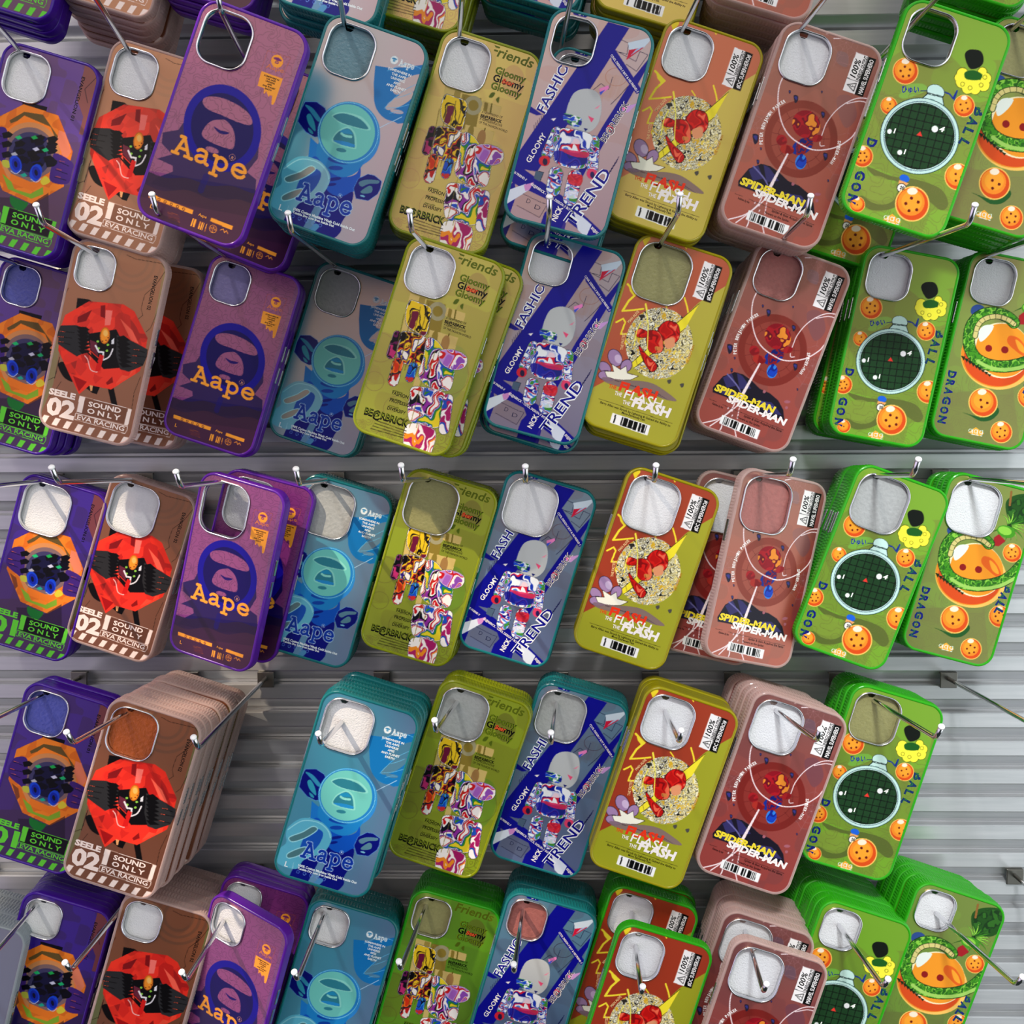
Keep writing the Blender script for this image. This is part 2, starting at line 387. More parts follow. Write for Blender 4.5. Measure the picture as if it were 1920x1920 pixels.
def text_mesh(s, bold, shear):
    cu = bpy.data.curves.new('lettering', 'FONT'); cu.body = s; cu.size = 1.0; cu.offset = bold; cu.shear = shear
    cu.resolution_u = 2; cu.fill_mode = 'FRONT'
    ob = bpy.data.objects.new('lettering', cu); COL.objects.link(ob)
    dg = bpy.context.evaluated_depsgraph_get(); dg.update()
    me = ob.evaluated_get(dg).to_mesh()
    v = np.array([p.co[:2] for p in me.vertices]); f = [tuple(p.vertices) for p in me.polygons]
    ob.evaluated_get(dg).to_mesh_clear()
    bpy.data.objects.remove(ob); bpy.data.curves.remove(cu)
    return v, f
ALBEDO = 1.02
def to_albedo(c):
    return np.clip(srgb(c) ** 1.22 * ALBEDO, 0, 0.84)
def build_panel(art, CUT, pieces=True):
    nx, ny = art.nx, art.ny
    C = art.C.reshape(ny, 2, nx, 2, 4).mean(axis=(1, 3))
    C[..., :3] = to_albedo(C[..., :3])
    xs = (np.arange(nx)+.5)*CELL - nx*CELL/2; ys = (np.arange(ny)+.5)*CELL - ny*CELL/2
    X, Y = np.meshgrid(xs, ys)
    verts = np.stack([X, Y, np.zeros_like(X)], -1).reshape(-1, 3)*1e-3
    cx = (X[:-1, :-1]+X[1:, 1:])/2; cy = (Y[:-1, :-1]+Y[1:, 1:])/2
    keep = rr_inside(cx, cy, 0, 0, PW, PH, PR) & ~rr_inside(cx, cy, CUT[0], CUT[1], CUT[2]-.6, CUT[3]-.6, CUT[4])
    ii = np.arange(nx*ny).reshape(ny, nx)
    q = np.stack([ii[:-1, :-1], ii[:-1, 1:], ii[1:, 1:], ii[1:, :-1]], -1)[keep]
    used = np.unique(q); remap = np.full(nx*ny, -1); remap[used] = np.arange(len(used))
    q = remap[q]; verts = verts[used]; cols = C.reshape(-1, 4)[used]
    V = [verts]; COLS = [cols]; loops = [q.reshape(-1)]; sizes = [np.full(len(q), 4)]; base = len(verts)
    if pieces:
        for (s, p, qq, cap, color, bold, layer, shear, fit, center) in art.texts:
            tv, tf = text_mesh(s, bold, shear)
            if not len(tf): continue
            p = np.array(apply_h(art.to_local, *p)); e = np.array(apply_h(art.to_local, *qq)); d = e-p; L = np.hypot(*d); d /= L
            up = np.array([-d[1], d[0]]); hh = cap/art.px/0.73
            x0, x1 = tv[:, 0].min(), tv[:, 0].max()
            sx = L/(x1-x0) if fit else hh
            off = 0 if not center else (L-(x1-x0)*sx)/2
            xy = p + (((tv[:, :1]-x0)*sx)+off)*d + tv[:, 1:]*hh*up
            vv = np.zeros((len(xy), 3)); vv[:, :2] = xy; vv[:, 2] = 0.05+0.03*layer
            ok = rr_inside(xy[:, 0], xy[:, 1], 0, 0, PW-1, PH-1, PR) & ~rr_inside(xy[:, 0], xy[:, 1], CUT[0], CUT[1], CUT[2]+.5, CUT[3]+.5, CUT[4])
            tf = [f for f in tf if all(ok[k] for k in f)]
            if not tf: continue
            V.append(vv*1e-3); c = np.zeros((len(xy), 4)); c[:, :3] = to_albedo(color); c[:, 3] = 0; COLS.append(c)
            loops.append(np.array([k+base for f in tf for k in f])); sizes.append(np.array([len(f) for f in tf])); base += len(xy)
    V = np.concatenate(V); COLS = np.concatenate(COLS); loops = np.concatenate(loops); sizes = np.concatenate(sizes)
    me = bpy.data.meshes.new('printed_panel')
    me.vertices.add(len(V)); me.vertices.foreach_set('co', V.astype(np.float32).reshape(-1))
    me.loops.add(len(loops)); me.loops.foreach_set('vertex_index', loops.astype(np.int32))
    me.polygons.add(len(sizes)); st = np.concatenate([[0], np.cumsum(sizes)[:-1]])
    me.polygons.foreach_set('loop_start', st.astype(np.int32)); me.polygons.foreach_set('loop_total', sizes.astype(np.int32))
    me.materials.append(MAT['print'])
    ca_ = me.color_attributes.new('ink', 'FLOAT_COLOR', 'POINT')
    ca_.data.foreach_set('color', COLS.astype(np.float32).reshape(-1))
    me.update(); me.validate()
    return me

ART_CORNERS = {
 'B': [(530, 54), (1338, 319), (859, 1907), (17, 1645)],
 'C': [(517, 27), (1393, 219), (936, 1933), (10, 1776)],
 'D': [(519, 1), (1357, 252), (857, 1919), (0, 1653)],
 'E': [(574, 37), (1406, 287), (844, 1937), (5, 1635)],
 'F': [(537, -9), (1405, 239), (844, 1914), (8, 1680)],
 'G': [(548, 18), (1430, 283), (858, 1917), (9, 1629)],
 'H': [(588, -10), (1500, 264), (900, 1921), (17, 1648)],
 'I': [(678, -33), (1525, 247), (895, 1912), (40, 1623)],
 'J': [(678, -45), (1548, 225), (905, 1925), (60, 1660)],
}
WHITE = (238, 232, 228)
def sheen(a, k): a.C[..., 3] *= k; return a
def seele(a, ink, num, dark):
    """the printed block at the foot of the octagon cases"""
    ox, oy = a.ox, a.oy
    a.ox = a.oy = 0
    a.text('SEELE', (165, 1368), (398, 1440), 52, ink, .05)
    a.text(num, (118, 1535), (370, 1612), 150, ink, .045)
    a.poly([(450, 1408), (897, 1552), (852, 1698), (402, 1556)], dark, 0, .35 if num == '02' else .9)
    a.line([(450, 1410), (898, 1555), (853, 1697), (402, 1558)], 5, ink, closed=True)
    a.poly([(445, 1406), (495, 1422), (450, 1560), (402, 1545)], ink)
    a.poly([(868, 1548), (902, 1558), (856, 1698), (820, 1686)], ink)
    a.text('SOUND', (512, 1502), (800, 1584), 44, ink, .03)
    a.text('O N L Y', (495, 1560), (788, 1648), 44, ink, .03)
    a.line([(393, 1558), (852, 1706), (846, 1735), (824, 1765), (380, 1612)], 6, ink, closed=True)
    a.text('EVA RACING', (400, 1610), (815, 1744), 42, ink, .02)
    for k in range(8):
        x, y = 62 + 101*k, 1608 + 34*k
        a.poly([(x+42, y-55), (x+92, y-42), (x+46, y+18), (x-2, y+4)], ink)
    a.ox, a.oy = ox, oy

def art_a():
    a = Art('A', ART_CORNERS['B'], (48, 22, 150))
    u, v = a.U, a.V
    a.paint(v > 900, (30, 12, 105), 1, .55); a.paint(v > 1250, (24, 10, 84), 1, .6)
    a.paint(value_noise(a.X/9, a.Y/9, 3) > .62, (26, 10, 92), 1, .4)
    a.poly([(1200, 250), (1350, 310), (1330, 520), (1200, 860), (1118, 835), (1160, 700), (1112, 560)], (122, 66, 78), .8)
    a.line([(1330, 350), (1180, 480), (1200, 590)], 4, (30, 15, 40))
    a.ox, a.oy = 260, 80
    a.text('EVANGELION 01', (900, 300), (790, 640), 30, (18, 12, 40), .02)
    a.poly([(390, 470), (600, 530), (560, 640), (380, 600)], (14, 10, 30))
    octo = [(400, 498), (690, 600), (803, 900), (712, 1185), (440, 1322), (180, 1200), (58, 880), (148, 605)]
    m = a.poly(octo, (232, 140, 52))
    d = np.hypot(u-690, v-990)
    a.paint(m & (value_noise(a.X/5, a.Y/5, 11) > .55), (205, 110, 40), 0, .6)
    a.poly([(270, 625), (400, 560), (560, 590), (680, 770), (640, 900), (600, 760), (400, 610), (280, 650)], (112, 92, 52))
    a.poly([(690, 720), (745, 740), (790, 900), (740, 960), (660, 860)], (225, 140, 110))
    a.poly([(90, 920), (150, 970), (160, 1050), (130, 1080)], (140, 80, 50))
    inner = [(400, 590), (620, 690), (705, 900), (660, 1090), (440, 1212), (240, 1130), (165, 930), (235, 700)]
    m = a.poly(inner, (238, 140, 50))
    t = np.clip((d-60)/240, 0, 1)
    for k, c in ((.85, (200, 150, 110)), (.68, (120, 105, 120)), (.52, (60, 62, 110)), (.36, (20, 20, 60))):
        a.paint(m & (t < k), c, 0, .8)
    a.poly([(240, 1130), (440, 1212), (660, 1090), (640, 1040), (440, 1140), (260, 1060)], (228, 132, 48))
    a.poly([(185, 1060), (262, 1130), (285, 1190), (420, 1235), (535, 1180), (535, 1240), (430, 1275), (230, 1190)], (140, 175, 60))
    a.poly([(250, 1245), (400, 1310), (350, 1372), (290, 1360), (245, 1310)], (35, 125, 60))
    hand = (78, 48, 130)
    for mir in (0, 1):
        if not mir: pts = [(140, 680), (245, 705), (215, 950), (150, 930), (65, 850), (62, 790), (80, 740)]
        else: pts = [(650, 905), (795, 985), (790, 1060), (745, 1160), (600, 1130), (620, 1000)]
        a.blob(pts, hand)
    for s in ([(110, 722), (200, 755)], [(75, 790), (190, 815)], [(80, 835), (170, 870)], [(680, 975), (765, 1015)], [(650, 1040), (750, 1080)], [(640, 1100), (735, 1130)]):
        a.line(s, 6, (35, 20, 70)); a.line([(s[0][0]+6, s[0][1]-7), (s[0][0]+50, s[0][1]+6)], 4, (210, 110, 80))
    rs = random.Random(5)
    for k in range(26):
        x, y = rs.uniform(220, 640), rs.uniform(740, 1010) ; y += (x-420)*.25
        a.poly([(x-40, y-18), (x+20, y-30), (x+55, y-4), (x+30, y+20), (x-30, y+26)], rs.choice([(10, 8, 20), (14, 10, 34), (22, 20, 90)]))
    for x, y, c in ((345, 770, (40, 190, 120)), (480, 775, (40, 170, 90)), (570, 880, (40, 180, 120)), (490, 870, (200, 200, 220)), (300, 905, (180, 180, 190)), (375, 1080, (40, 170, 150))):
        a.poly([(x-34, y-8), (x+6, y-22), (x+30, y+4), (x-10, y+14)], c)
    for x, y in ((305, 985), (478, 1060)):
        a.ell(x, y, 74, 52, 75 if x < 400 else 110, (28, 80, 205)); a.ell(x+4, y, 52, 36, 75, (20, 50, 170)); a.ell(x+2, y, 26, 14, 80, (10, 14, 60))
        a.line([(x-45, y+52), (x, y+78), (x+44, y+50)], 6, (190, 200, 235), smooth=True)
    a.blob([(190, 950), (245, 955), (250, 1010), (200, 1000)], (190, 190, 80)); a.blob([(515, 1130), (560, 1090), (600, 1135), (540, 1165)], (215, 200, 70))
    a.poly([(135, 1255), (240, 1260), (300, 1370), (420, 1320), (580, 1230), (575, 1480), (420, 1470), (150, 1390)], (20, 10, 45), 0, .5)
    a.blob([(250, 1245), (330, 1290), (400, 1310), (350, 1372), (290, 1360), (245, 1310)], (35, 125, 60))
    seele(a, (112, 205, 72), '01', (12, 8, 30))
    return sheen(a, .4)

def art_b():
    a = Art('B', ART_CORNERS['B'], (124, 74, 44))
    u, v = a.U, a.V
    a.paint(v > 1100, (108, 62, 40), 1, .7)
    for r in (130, 190, 250):
        a.ring(1010, 300, r, 26, (104, 66, 42), 1)
    a.poly([(40, 1660), (160, 1140), (285, 905), (300, 1000), (215, 1290), (110, 1480), (70, 1560)], (92, 112, 70), 1)
    a.poly([(1240, 270), (1345, 320), (1330, 470), (1190, 840), (1150, 820), (1240, 500), (1270, 400)], (96, 110, 62), 1)
    a.line([(1300, 500), (1198, 800)], 15, (18, 14, 12)); a.line([(295, 1060), (232, 1240)], 6, (18, 14, 12))
    for s in ([(960, 250), (1030, 290), (1250, 345), (1290, 400), (1190, 520), (1090, 590), (1050, 700), (1060, 760), (1000, 800)],
              [(1210, 700), (1120, 870), (1080, 900)], [(290, 1270), (240, 1330), (170, 1400)], [(930, 1430), (900, 1560)], [(1000, 1280), (930, 1420)],
              [(430, 480), (380, 560), (345, 690)], [(150, 1260), (230, 1230)]):
        a.line(s, 4, (42, 24, 16))
    a.text('EVANGELION 02', (1185, 440), (1098, 715), 32, (25, 18, 14), .02)
    a.poly([(500, 570), (600, 590), (680, 650), (560, 680), (480, 660)], (16, 12, 12))
    a.blob([(275, 1120), (330, 1105), (390, 1200), (395, 1280), (330, 1250), (290, 1190)], (20, 15, 14))
    a.poly([(700, 1350), (755, 1350), (778, 1515), (722, 1495)], (16, 12, 12)); a.poly([(480, 1320), (640, 1330), (600, 1405), (560, 1390)], (18, 12, 12))
    a.poly([(540, 1310), (572, 1320), (560, 1375), (545, 1370)], (225, 170, 120))
    octo = [(600, 605), (900, 655), (990, 720), (1088, 955), (1060, 1060), (1000, 1230), (730, 1372), (545, 1320), (440, 1395), (370, 1220), (288, 1000), (330, 800), (378, 705)]
    m = a.m_poly(octo)
    a.facets(m, [(214, 48, 38), (232, 62, 46), (196, 38, 32), (224, 54, 40), (170, 30, 30), (236, 90, 66)], 46, 8)
    a.paint(m & (np.hypot(u-700, v-1000) > 330) & (value_noise(a.X/6, a.Y/6, 2) > .4), (240, 74, 50), 0, .6)
    for pts, c in (([(490, 730), (620, 680), (560, 770), (480, 780)], (140, 30, 34)), ([(860, 770), (960, 880), (1010, 1000), (940, 960)], (240, 110, 90)),
                   ([(740, 690), (800, 700), (770, 820), (720, 820)], (240, 130, 120)), ([(400, 1230), (520, 1290), (440, 1370)], (170, 26, 28)),
                   ([(700, 650), (740, 650), (730, 760), (690, 740)], (140, 26, 30)), ([(690, 1310), (750, 1260), (755, 1310), (700, 1330)], (150, 28, 28))):
        a.poly(pts, c)
    a.poly([(560, 880), (820, 860), (860, 960), (830, 1190), (680, 1190), (580, 1060)], (18, 15, 18))
    a.poly([(580, 930), (640, 960), (640, 1080), (575, 1010)], (116, 50, 70))
    grey = (56, 56, 58)
    a.poly([(330, 790), (470, 798), (570, 845), (575, 900), (510, 1040), (450, 1065), (380, 1015), (290, 945), (300, 900), (285, 860), (310, 825)], grey)
    a.poly([(820, 905), (960, 975), (1082, 1050), (1070, 1110), (1030, 1185), (900, 1228), (825, 1200), (800, 1080)], grey)
    for k in range(7):
        a.poly([(470, 810+k*33), (555, 820+k*33), (585, 845+k*30), (540, 860+k*30), (500, 850+k*33)], (16, 14, 15))
        a.poly([(815, 930+k*36), (880, 915+k*40), (935, 960+k*38), (850, 985+k*34)], (16, 14, 15))
    for s in ([(320, 838), (445, 860)], [(300, 882), (420, 905)], [(300, 925), (400, 960)], [(960, 1040), (1055, 1075)], [(940, 1090), (1060, 1115)], [(930, 1150), (1030, 1175)]):
        a.line(s, 6, (26, 24, 25)); a.line([s[0], (s[0][0]+45, s[0][1]+9)], 4, (220, 96, 66))
    a.ell(715, 905, 72, 44, 100, (200, 120, 40)); a.ell(715, 905, 62, 34, 100, (240, 158, 58)); a.ell(722, 885, 28, 20, 90, (250, 190, 110))
    for x, y in ((690, 950), (722, 945), (742, 925)): a.ell(x, y, 7, 5, 0, (120, 50, 20))
    for x, y in ((648, 950), (735, 985), (650, 1010), (722, 1035)): a.ell(x, y, 12, 10, 0, (150, 205, 90))
    a.poly([(770, 950), (795, 930), (790, 985), (765, 980)], (225, 225, 230))
    a.line([(625, 985), (650, 1040), (690, 1045), (680, 1110)], 16, (228, 225, 228)); a.line([(690, 1110), (740, 1085), (775, 1025)], 13, (225, 222, 226), smooth=True)
    a.poly([(655, 1060), (690, 1075), (650, 1200), (600, 1215), (620, 1150)], (210, 40, 36)); a.line([(535, 1020), (630, 1130)], 12, (16, 10, 12)); a.line([(560, 1010), (640, 1090)], 8, (236, 70, 50))
    a.line([(522, 1065), (545, 1100), (560, 1180), (590, 1205), (620, 1212)], 8, (240, 200, 195), smooth=True)
    seele(a, (240, 222, 214), '02', (74, 36, 22))
    return a

def ape(a, cx, cy, r, ink, ground, deg):
    """round emblem: disc with a brow bar and a muzzle"""
    a.ell(cx, cy, r, r, 0, ink); c, s = math.cos(math.radians(deg)), math.sin(math.radians(deg))
    P = lambda x, y: (cx + (x*c - y*s)*r, cy + (x*s + y*c)*r)
    a.blob([P(-.72, -.32), P(0, -.58), (P(.72, -.32)), P(.4, -.14), P(-.4, -.14)], ground)
    a.blob([P(-.3, .3), P(-.22, -.02), P(.22, -.02), P(.3, .3), P(0, .4)], ground)
    a.line([P(-.14, .16), P(.14, .16)], r*.1, ink)

def art_c():
    a = Art('C', ART_CORNERS['C'], (128, 54, 130))
    u, v = a.U, a.V
    w = value_noise(a.X/7, a.Y/7, 20) + .5*value_noise(a.X/3.2, a.Y/3.2, 21)
    a.paint(u + .25*v > 1380, (92, 66, 140), 1, .45)
    w = value_noise(a.X/5.5 + .8*value_noise(a.X/4, a.Y/4, 25), a.Y/5.5, 20) + .25*value_noise(a.X/2.5, a.Y/2.5, 21)
    contour_ = contour(w, 4, .75)
    a.paint(contour_, (84, 28, 96), .6, .8)
    # dark silhouette and ink cloud
    sil = a.m_poly([(240, 1105), (370, 1065), (410, 1000), (1040, 1000), (1040, 1180), (960, 1300), (1040, 1345), (1040, 1560), (760, 1530), (560, 1560), (160, 1520), (220, 1460), (345, 1395), (340, 1350), (205, 1315), (330, 1262), (235, 1190)])
    a.paint(sil, (28, 12, 96), .2)
    a.paint(v + 14*np.sin(u/60) > 1440, (30, 10, 66), .4, .9)
    a.paint(v + 20*np.sin(u/70+1) > 1540, (58, 18, 66), .7, .8); a.paint(v > 1640, (72, 24, 74), .8, .7)
    a.ring(730, 1000, 288, 66, (30, 18, 150), 0, 1.03); a.ell(730, 1000, 258, 266, 0, (27, 10, 98))
    g = (132, 56, 128)
    m = a.blob([(556, 820), (590, 780), (700, 770), (830, 800), (930, 850), (972, 910), (950, 942), (850, 932), (720, 900), (600, 870)], g, 1)
    m |= a.blob([(690, 940), (755, 935), (815, 985), (842, 1060), (830, 1140), (750, 1140), (620, 1110), (568, 1070), (590, 1010), (635, 960)], g, 1)
    m |= a.ell(662, 1176, 56, 22, 8, g, 1)
    a.paint(m & contour_, (84, 28, 96), .6)
    a.blob([(662, 994), (720, 1016), (790, 1022), (770, 1040), (715, 1040), (680, 1018)], (40, 14, 110))
    a.line([(627, 1390), (590, 1500)], 52, (34, 26, 120), alpha=.6)
    org = (244, 166, 66)
    a.glyphs('Aape', (335, 1240), (945, 1362), 142, 27, org)
    # slipped slices of the wordmark
    for k, (yy, sh) in enumerate(((1236, 14), (1296, -12))):
        pass
    a.text('R', (820, 1218), (842, 1224), 24, (190, 140, 120), .02); a.ring(831, 1206, 24, 4, (190, 140, 120))
    a.line([(1052, 372), (1232, 402), (1186, 562), (1010, 530)], 3, (190, 110, 80), closed=True)
    ape(a, 1132, 440, 48, org, (128, 54, 120), 12)
    a.text('Aape', (1046, 498), (1188, 520), 38, (210, 130, 90), .01)
    a.poly([(1012, 528), (1188, 560), (1152, 700), (1138, 745), (1128, 765), (1112, 760), (1114, 700), (1096, 695), (1088, 712), (1074, 690), (1064, 672), (1056, 690), (1044, 690), (1046, 650), (992, 640)], org)
    for k, s in enumerate(['SOMEWHERE IN', 'THE AAPE', 'UNIVERSE', 'APES', 'AND PLANET', 'EARTH']):
        a.text(s, (1040-4*k, 560+18*k), (1155-4*k, 582+18*k), 13, (30, 16, 20), .03, fit=False, center=True)
    a.poly([(155, 1598), (540, 1668), (532, 1702), (148, 1632)], org); a.poly([(692, 1700), (880, 1736), (870, 1768), (685, 1730)], org)
    for k in range(5): a.ring(240+54*k, 1634+10*k, 10, 4, (60, 20, 50))
    a.text('L', (165, 1712), (188, 1716), 34, org, .01)
    for k in range(5): a.line([(318+3*k, 1712+13*k), (420+3*k, 1732+13*k)], 4, (140, 80, 60))
    a.barcode((538, 1732), (664, 1756), (648, 1820), (522, 1796), 3, org, None, 22, 0)
    a.text('Aape', (582, 1702), (652, 1716), 24, org, .01)
    a.ring(715, 1786, 30, 5, org); a.line([(690, 1780), (742, 1792)], 4, org); a.line([(720, 1758), (710, 1814)], 4, org); a.ring(715, 1786, 16, 3, org)
    a.line([(775, 1785), (800, 1772), (812, 1798), (828, 1780), (842, 1802)], 6, org)
    a.C[..., 3] *= np.where(a.V > 1420, .2, .55)
    return a

def art_d():
    a = Art('D', ART_CORNERS['D'], (62, 160, 184))
    u, v = a.U, a.V
    t = np.clip((u + .35*v - 900)/500, 0, 1)[..., None]
    a.C[..., :3] = np.array((58, 158, 184))*(1-t) + np.array((98, 142, 176))*t
    a.poly([(900, 420), (1060, 440), (1300, 400), (1290, 480), (1190, 860), (1100, 870), (960, 800), (900, 700), (892, 560)], (34, 128, 186))
    a.ell(1090, 640, 190, 215, 20, (34, 128, 186)); a.ell(1190, 560, 150, 60, -25, (70, 142, 172), 1); a.ell(1110, 690, 130, 40, -30, (84, 146, 172), 1)
    a.ell(1090, 775, 54, 16, 8, (80, 146, 180), 1)
    for s in ([(1000, 460), (1150, 400), (1290, 440)], [(990, 745), (1120, 620), (1258, 548)], [(1080, 668), (1140, 650), (1200, 626)], [(985, 750), (1100, 740), (1200, 712)], [(1030, 790), (1090, 775), (1130, 780)]):
        a.line(s, 4, (120, 190, 225), smooth=True)
    a.line([(935, 915), (1132, 815)], 5, (190, 215, 235)); a.line([(205, 1230), (468, 1100)], 5, (170, 215, 230))
    a.ell(720, 985, 240, 245, 0, (62, 146, 210)); a.ell(700, 975, 240, 240, 0, (52, 138, 200))
    a.poly([(385, 1000), (500, 1100), (520, 1240), (400, 1190), (370, 1160)], (40, 130, 200))
    a.ell(640, 1120, 205, 195, 0, (42, 140, 200)); a.ell(600, 1240, 60, 18, 0, (22, 80, 170)); a.ell(620, 1180, 90, 24, 10, (22, 80, 170))
    a.blob([(350, 1230), (430, 1150), (520, 1250), (640, 1310), (760, 1290), (805, 1230), (800, 1330), (740, 1440), (640, 1480), (520, 1480), (400, 1400), (340, 1330)], (22, 96, 190))
    a.blob([(250, 1480), (310, 1320), (400, 1245), (470, 1300), (540, 1430), (650, 1470), (750, 1430), (730, 1560), (700, 1620), (660, 1690), (655, 1760), (570, 1825), (400, 1800), (185, 1725), (200, 1620)], (12, 26, 134))
    a.blob([(320, 1330), (400, 1260), (500, 1260), (520, 1350), (440, 1400), (340, 1420)], (22, 86, 186))
    for e in ((590, 1330, 60, 14), (570, 1375, 40, 12)): a.ell(*e, -10, (14, 40, 140))
    hand = (102, 186, 208)
    a.blob([(180, 1230), (300, 1155), (450, 1180), (535, 1260), (555, 1340), (500, 1450), (400, 1500), (300, 1540), (230, 1620), (60, 1560), (75, 1450), (150, 1380), (150, 1300)], hand, .3)
    a.blob([(310, 1330), (360, 1260), (430, 1250), (480, 1290), (450, 1380), (380, 1460), (300, 1500), (270, 1440)], (22, 86, 180), 0, .9)
    for pts in ([(180, 1330), (300, 1280), (390, 1230), (430, 1260), (330, 1330), (210, 1370)], [(160, 1480), (260, 1430), (330, 1420), (270, 1490), (170, 1520)]):
        a.blob(pts, (64, 140, 150), 1); a.line(pts, 9, (176, 226, 232), closed=True, smooth=True, alpha=.9)
    a.line([(170, 1260), (300, 1180), (440, 1195), (520, 1260), (545, 1330)], 8, (176, 226, 232), smooth=True, alpha=.8)
    a.poly([(330, 1750), (430, 1560), (500, 1560), (380, 1800)], (110, 150, 180)); a.blob([(360, 1780), (440, 1700), (470, 1730), (400, 1790)], (90, 150, 190))
    for pts in ([(335, 720), (430, 718), (500, 765), (520, 820), (470, 870), (462, 990), (420, 998), (345, 960), (278, 878), (300, 790)],
                [(868, 1280), (925, 1290), (985, 1335), (975, 1400), (955, 1440), (878, 1497), (775, 1482), (752, 1400), (790, 1320)]):
        a.poly(pts, (14, 26, 128)); a.line(pts, 4, (110, 160, 215), closed=True)
    a.blob([(335, 745), (400, 770), (470, 860), (440, 870), (380, 800)], (62, 150, 180)); a.blob([(350, 830), (380, 815), (415, 880), (425, 950), (395, 930), (365, 890)], (62, 160, 180))
    a.blob([(365, 925), (400, 950), (405, 975), (375, 960)], (62, 160, 180))
    a.blob([(795, 1350), (860, 1325), (960, 1330), (955, 1355), (880, 1360), (820, 1385)], (96, 136, 156)); a.blob([(815, 1420), (880, 1375), (910, 1390), (900, 1430), (830, 1440)], (96, 140, 156))
    a.ell(830, 1460, 22, 8, 15, (130, 190, 210))
    a.ell(700, 955, 258, 248, 0, (70, 160, 205)); a.ell(700, 955, 252, 242, 0, (50, 140, 200)); 
    a.ell(690, 953, 226, 224, 0, (122, 200, 192)); a.ring(697, 955, 246, 5, (150, 215, 240), 0, .97)
    gl, gd = (150, 216, 206), (60, 138, 154)
    for pts in ([(562, 815), (650, 792), (790, 820), (868, 890), (870, 930), (760, 915), (640, 885), (575, 845)], [(635, 925), (700, 905), (755, 960), (768, 1065), (745, 1082), (640, 1060), (562, 1025), (590, 960)]):
        a.blob(pts, gl)
    a.blob([(572, 822), (655, 802), (780, 838), (848, 895), (852, 922), (760, 908), (645, 878), (585, 845)], gd)
    a.blob([(644, 935), (696, 920), (740, 965), (752, 1060), (735, 1070), (645, 1050), (575, 1018), (600, 965)], gd)
    a.poly([(650, 930), (700, 925), (738, 965), (640, 960), (625, 945)], (48, 150, 190)); a.blob([(575, 1020), (650, 1022), (745, 1045), (740, 1068), (645, 1052)], (50, 150, 205))
    a.line([(640, 962), (670, 980), (720, 986)], 20, gl, smooth=True); a.ell(642, 1095, 42, 16, 8, gd)
    ape(a, 1053, 374, 32, (225, 232, 232), (52, 140, 184), 15)
    a.glyphs('Aape', (1092, 412), (1212, 442), 46, 8, (225, 232, 232))
    for k, s in enumerate(['SOMEWHERE IN', 'THE AAPE', 'UNIVERSE', 'APES', 'AND PLANET', 'EARTH']):
        a.text(s, (1012-6*k, 448+30*k), (1185-6*k, 498+30*k), 20, (225, 232, 232), .03, fit=False, center=True)
    a.glyphs('Aape', (285, 1500), (725, 1622), 138, 34, (190, 215, 235)); a.glyphs('Aape', (285, 1500), (725, 1622), 138, 23, (24, 70, 168))
    a.ring(642, 1465, 17, 3, (190, 215, 235)); a.text('R', (634, 1470), (650, 1475), 18, (190, 215, 235), .01)
    a.text('100% Cotton Machine Wash Cold Inside Out', (252, 1592), (770, 1752), 22, (225, 235, 240), .04)
    a.text('Tumble Dry Low Iron Inside Out', (245, 1618), (595, 1724), 20, (225, 235, 240), .04)
    a.text('L', (128, 1592), (158, 1602), 48, (225, 235, 240), .02); a.line([(215, 1560), (196, 1632)], 4, (190, 220, 230))
    for k in range(5): a.ring(250+58*k, 1645+17*k, 13, 4, (120, 160, 220))
    return a

PATCH = [(238, 232, 226), (200, 30, 40), (238, 232, 226), (24, 26, 44), (150, 60, 160), (238, 232, 226), (40, 90, 190), (60, 140, 60), (225, 205, 60)]
HOT = [(20, 16, 22), (228, 190, 50), (110, 30, 60), (20, 16, 30), (200, 50, 40), (232, 200, 60), (60, 40, 130), (235, 230, 220)]
def capsule(a, p, q, w, colors, scale, seed, edge=(235, 235, 232), stretch=1.6):
    m = a.m_stroke([p, q], w + 10); a.paint(m, (28, 26, 34)); m = a.m_stroke([p, q], w + 4); a.paint(m, edge); m = a.m_stroke([p, q], w); a.camo(m, colors, scale, seed, stretch)
def slab(a, pts, colors, scale, seed, edge=(235, 235, 232)):
    s = spline(pts, True, 5)
    a.paint(a.m_stroke(s, 9, True), (28, 26, 34)); m = a.m_poly(s); a.camo(m, colors, scale, seed, 1.4); a.paint(a.m_stroke(s, 4, True), edge)
